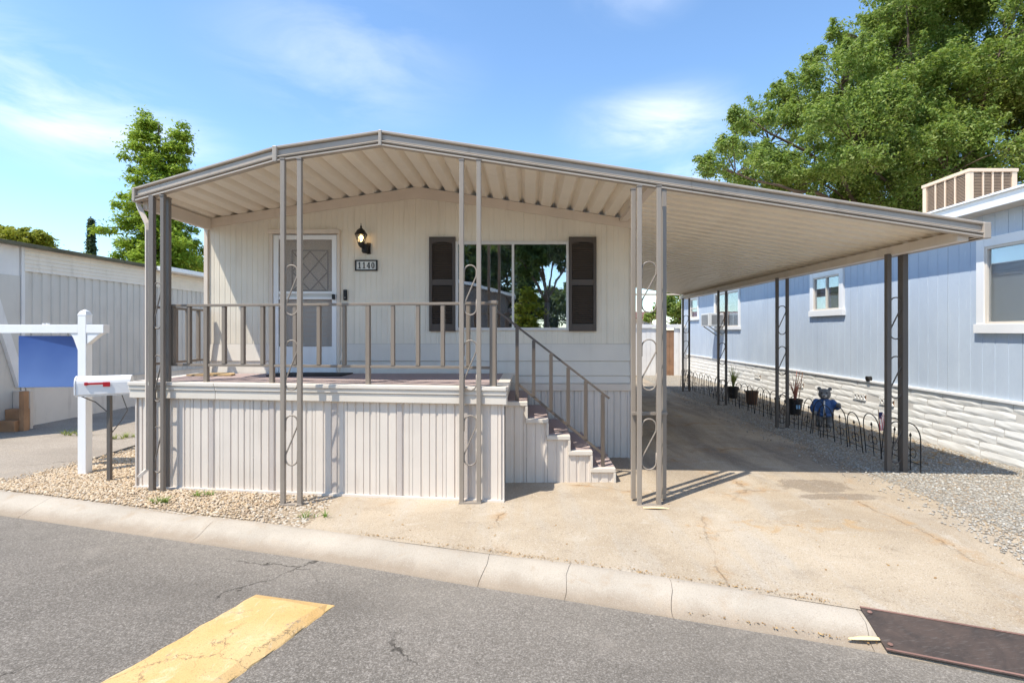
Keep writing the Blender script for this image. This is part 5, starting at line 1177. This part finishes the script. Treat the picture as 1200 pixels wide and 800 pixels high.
# ------------------------------------------------------------------ trees
def leaf_cloud(centres, radii, per, size, flat=.8, up=.3, jit=None):
    """leaf quads in tufts: centres (n,3), radii (n,), per leaves each"""
    C_ = np.repeat(np.asarray(centres), per, 0); Rr = np.repeat(np.asarray(radii), per)
    n = len(C_); g_ = rng.normal(0, .5, (n, 3)) * Rr[:, None]; g_[:, 2] *= flat; P = C_ + g_
    nrm = rng.normal(0, 1, (n, 3)); nrm[:, 2] = np.abs(nrm[:, 2]) + up; nrm += g_ / (Rr[:, None] + 1e-6) * .9; nrm /= np.linalg.norm(nrm, axis=1)[:, None]
    a = rng.normal(0, 1, (n, 3)); a -= (a * nrm).sum(1)[:, None] * nrm; a /= np.linalg.norm(a, axis=1)[:, None]; b_ = np.cross(nrm, a)
    s = size * rng.uniform(.55, 1.25, n)[:, None]
    V = np.stack([P - a * s, P - b_ * s * .42 + nrm * s * .12, P + a * s, P + b_ * s * .42 + nrm * s * .12], 1).reshape(-1, 3); Q = np.arange(4 * n).reshape(-1, 4); return V, Q
def limb(b, p, q, r0, r1, sag=.0, n=5, wig=.12):
    p = Vector(p); q = Vector(q); L_ = (q - p).length; pts = []
    for i in range(n + 1):
        t = i / n; o = Vector((random.uniform(-1, 1), random.uniform(-1, 1), random.uniform(-1, 1))) * wig * L_ * .25 * (1 if 0 < i < n else 0); pts.append(p.lerp(q, t) + o + Vector((0, 0, sag * math.sin(math.pi * t))))
    b.tube(pts, [r0 + (r1 - r0) * i / n for i in range(n + 1)], 7); return pts
def broad_tree(name, base, lobes, label, leafmat, per, tuft_d, size, trunk_r, fork_h, group=None, tr=.42):
    base = Vector(base); t = thing(name, base, label, 'tree', group); b = MB(); fork = base + Vector((random.uniform(-.2, .2), 0, fork_h)); limb(b, base - Vector((0, 0, .2)), fork, trunk_r, trunk_r * .7, wig=.06)
    C_ = []; Rr = []
    for (c_, r) in lobes:
        c_ = Vector(c_); mid = fork.lerp(c_, .55) + Vector((0, 0, .1 * (c_ - fork).length)); limb(b, fork, mid, trunk_r * .42, trunk_r * .22); pts = limb(b, mid, c_, trunk_r * .22, trunk_r * .07)
        ns = max(4, int(7.5 * r ** 1.2))
        for q_ in range(ns):
            v = Vector(rng.normal(0, 1, 3)); v.z = v.z * .9 + .25; v.normalize(); rr = r * random.uniform(.55, 1.12); sc_ = c_ + Vector((v.x * rr, v.y * rr, v.z * rr * .85)); rs_ = r * random.uniform(.20, .42) + .12
            b.tube([c_.lerp(sc_, .1), c_.lerp(sc_, .6) + Vector((0, 0, .08)), sc_], [trunk_r * .07, trunk_r * .045, trunk_r * .02], 4)
            for w_ in range(3):          # ragged twigs that stick out of the clump
                tv = (v + Vector(rng.normal(0, .55, 3)) + Vector((0, 0, .25))).normalized(); L_ = rs_ * random.uniform(1.0, 1.9)
                b.tube([sc_, sc_ + tv * L_], [trunk_r * .025, trunk_r * .008], 3)
                for u_ in (.55, .72, .88, 1.0): C_.append(sc_ + tv * L_ * u_); Rr.append(tr * (.75 - .4 * u_))
            nt = max(3, int(tuft_d * rs_ * rs_))
            for i in range(nt):
                v2 = Vector(rng.normal(0, 1, 3)); v2.z = v2.z * .8 + .25; v2 = (v2.normalized() + v * .5).normalized(); r2_ = rs_ * random.uniform(.5, 1.12); C_.append(sc_ + Vector((v2.x * r2_, v2.y * r2_, v2.z * r2_ * .8))); Rr.append(tr * random.uniform(.6, 1.25))
    part(b, 'trunk', m_bark, t, smooth=True); V, Q = leaf_cloud([tuple(c_) for c_ in C_], Rr, per, size); np_mesh('crown', V, Q, leafmat, t); return t
D0 = 25.0
px2 = lambda px, py, D: tuple(at(px, py, D))
ol = [(862, 203, 34), (902, 168, 38), (895, 212, 36), (940, 130, 38), (985, 100, 42), (1000, 168, 56), (1050, 62, 52), (1042, 140, 58), (1100, 40, 66), (1110, 120, 66), (1172, 62, 66), (1172, 150, 66), (955, 212, 46), (1050, 212, 50), (1240, 100, 70), (1110, 205, 52), (1185, 215, 50), (1062, 5, 44), (1120, -40, 64), (1200, -40, 66), (1310, 60, 90), (1310, 180, 80), (1010, 45, 22), (966, 72, 18), (880, 140, 16), (1230, -90, 80), (985, 232, 32), (1030, 242, 36), (1080, 240, 38), (1130, 235, 44)]
lobes = []
for i, (x, y, r) in enumerate(ol):
    D = D0 + (-2.5, 1.5, 0, 2.5, -1.2)[i % 5]; lobes.append((px2(x, y, D), r * D / F))
broad_tree('oak_tree', ((1100 - VX) * 26 / F, 26, 0), lobes, 'large leafy oak tree rising behind the blue home', m_oak, 34, 34, .088, .45, 4.0, tr=.42)
yl = [(2, 292, 20), (30, 289, 17), (55, 297, 15), (-25, 288, 24), (80, 304, 13), (15, 280, 12)]
broad_tree('garden_tree', ((10 - VX) * 36 / F, 36, 0), [(px2(x, y, 36 + (i % 3) - 1), r * 36 / F) for i, (x, y, r) in enumerate(yl)], 'yellow green tree showing above the grey neighbour roof', m_yellowleaf, 34, 40, .13, .3, 3, tr=.42)
bl = [(792, 362, 16), (775, 372, 12), (810, 360, 18), (835, 352, 20)]
broad_tree('garden_tree', ((800 - VX) * 30 / F, 30, 0), [(px2(x, y, 30), r * 30 / F) for x, y, r in bl], 'small green tree seen past the far end of the carport', m_oak, 40, 50, .11, .16, 1.2, tr=.35)
low = [(150, 320, 12), (215, 318, 14), (250, 320, 20)]
broad_tree('garden_tree', ((160 - VX) * 33 / F, 33, 0), [(px2(x, y, 33), r * 33 / F) for x, y, r in low], 'low green bush peeping over the roof below the bright conifer', m_yellowleaf, 40, 40, .12, .2, 2, tr=.4)

def conifer(name, base, H, Lmax, label, mat, tiers, per, size, leaders=((0, 0, 1),), tr=.36, droop=.25, z0=.12, taper=1.25):
    base = Vector(base); t = thing(name, base, label, 'tree'); b = MB(); limb(b, base - Vector((0, 0, .2)), base + Vector((0, 0, H * .97)), H * .022, .02, n=8, wig=.02); C_ = []; Rr = []
    for (lx, ly, hs_) in leaders:
        for i in range(tiers):
            f = z0 + (1 - z0) * i / tiers; z = H * hs_ * f; L_ = Lmax * (1 - f ** taper) * random.uniform(.65, 1.15) + .25
            if hs_ < 1: L_ *= .6
            nb_ = 5 if f < .7 else 4; a0 = random.uniform(0, 6.28)
            for k in range(nb_):
                a = a0 + 2 * math.pi * k / nb_ + random.uniform(-.4, .4); l = L_ * random.uniform(.6, 1.1)
                off = Vector((lx, ly, 0)) * f ** 2; s0 = base + off + Vector((0, 0, z)); e0 = s0 + Vector((math.cos(a) * l, math.sin(a) * l, l * (.30 - droop) + .1)); b.tube([s0, s0.lerp(e0, .5) + Vector((0, 0, .12 * l)), e0], [.05, .03, .012], 4)
                m = max(2, int(l / .34))
                for j in range(1, m + 1):
                    u = j / m; p = s0.lerp(e0, u) + Vector((0, 0, .12 * l * math.sin(math.pi * u))); w_ = .45 * l * .35 * math.sin(math.pi * min(1, u * .8 + .15)); C_.append(tuple(p + Vector((random.uniform(-w_, w_), random.uniform(-w_, w_), random.uniform(-.16, .06))))); Rr.append(tr * random.uniform(.6, 1.2) * (1.1 - .35 * u))
        C_.append(tuple(base + Vector((lx, ly, H * hs_)))); Rr.append(tr * .7)
    part(b, 'trunk', m_bark, t, smooth=True); V, Q = leaf_cloud(C_, Rr, per, size, .55, .6); np_mesh('crown', V, Q, mat, t); return t
DC = 26.5
conifer('conifer_tree', ((186 - VX) * DC / F, DC, 0), E + (388 - 134) * DC / F, 3.1, 'bright green feathery conifer standing behind the left corner of the awning', m_redwood, 19, 150, .105, ((-.7, 0, 1), (.95, .4, .965)), tr=.54, droop=.36, z0=.1, taper=1.35)
# slender cypress
cy = 62; cb = at(107, 300, cy); H = 14.0; t = thing('cypress_tree', (cb.x, cy, 0), 'slim dark cypress far beyond the grey neighbour roof', 'tree'); hc = E + (388 - 258) * cy / F
part(MB().tube([(cb.x, cy, -.2), (cb.x, cy, hc * .9)], [.25, .05], 6), 'trunk', m_bark, t)
C_ = []; Rr = []
for i in range(900): f = random.random(); w_ = .62 * (1 - f) ** .5 * min(1, f * 6 + .2); a = random.uniform(0, 6.28); C_.append((cb.x + w_ * math.cos(a), cy + w_ * math.sin(a), 1 + (hc - 1) * f)); Rr.append(.22)
V, Q = leaf_cloud(C_, Rr, 20, .16, 1.6, 0); np_mesh('crown', V, Q, m_cypress, t)

# ------------------------------------------------------------------ across the street, seen only in the window glass
oh = thing('opposite_home', (-4.6, -9.5, -.06), 'brown grey gabled home across the street, mirrored in the left pane', 'house')
b = MB().prism([(-11, -9.5, -.06), (-1.1, -9.5, -.06), (-1.1, -9.5, 3.5), (-6, -9.5, 4.7), (-11, -9.5, 3.5)], (0, -9, 0)); part(b, 'wall', m_brownwall, oh)
part(MB().prism([(-11.4, -9.2, 3.42), (-6, -9.2, 4.76), (-.7, -9.2, 3.44), (-.7, -9.2, 3.58), (-6, -9.2, 4.92), (-11.4, -9.2, 3.58)], (0, -9.6, 0)), 'roof', m_oldwhite, oh)
wd = part(MB().box(-4.6, -3.2, -9.5, -9.44, 1.4, 2.6), 'window', m_white, oh); part(MB().box(-4.5, -3.3, -9.438, -9.43, 1.5, 2.5), 'pane', m_glassdim, wd)
broad_tree('street_tree', (.75, -9.0, -.06), [((-.9, -9, 5.6), 1.1), ((.2, -9.2, 6.2), 1.3), ((1.4, -9, 6.0), 1.2), ((.5, -8.6, 5.1), .8), ((2.4, -9.6, 5.6), .9), ((-.2, -10, 7.2), 1.4)], 'street tree with a forked trunk across the road, mirrored in the right pane', m_darkleaf, 34, 34, .11, .17, 3.2, tr=.35)
conifer('garden_conifer', (-.05, -7.2, -.06), 3.7, .85, 'yellow green conifer bush across the road, mirrored in the right pane', m_yellowleaf, 12, 40, .10, tr=.24, droop=.1)
conifer('garden_conifer', (-.25, -12.5, -.06), 6.0, 1.1, 'dark spire conifer across the road behind the yellow bush', m_cypress, 12, 34, .13, tr=.26, droop=.1)
broad_tree('street_tree', (-5.5, -21, -.06), [((-7, -21, 6), 2.6), ((-4, -21, 6.5), 2.4), ((-1.8, -21.5, 5.5), 2.0), ((-9, -21, 5), 2.4)], 'dark tree behind the brown home across the road', m_darkleaf, 30, 12, .2, .3, 3, tr=.7)
broad_tree('street_tree', (6, -26, -.06), [((2.2, -26, 3.2), 1.8), ((5, -26, 3.8), 2.0), ((8.5, -26, 3.4), 2.2), ((0, -27, 2.6), 1.6)], 'low hedge like tree far across the road', m_darkleaf, 30, 14, .18, .3, 1.5, tr=.6)
part(MB().box(1.7, 1.95, -7.4, -7.2, -.06, 2.7).box(2.6, 2.8, -8.2, -8.0, -.06, 3.0), 'gate_posts', m_white, origin=(2.2, -7.7, -.06), label='pair of white gate posts across the road', cat='posts')
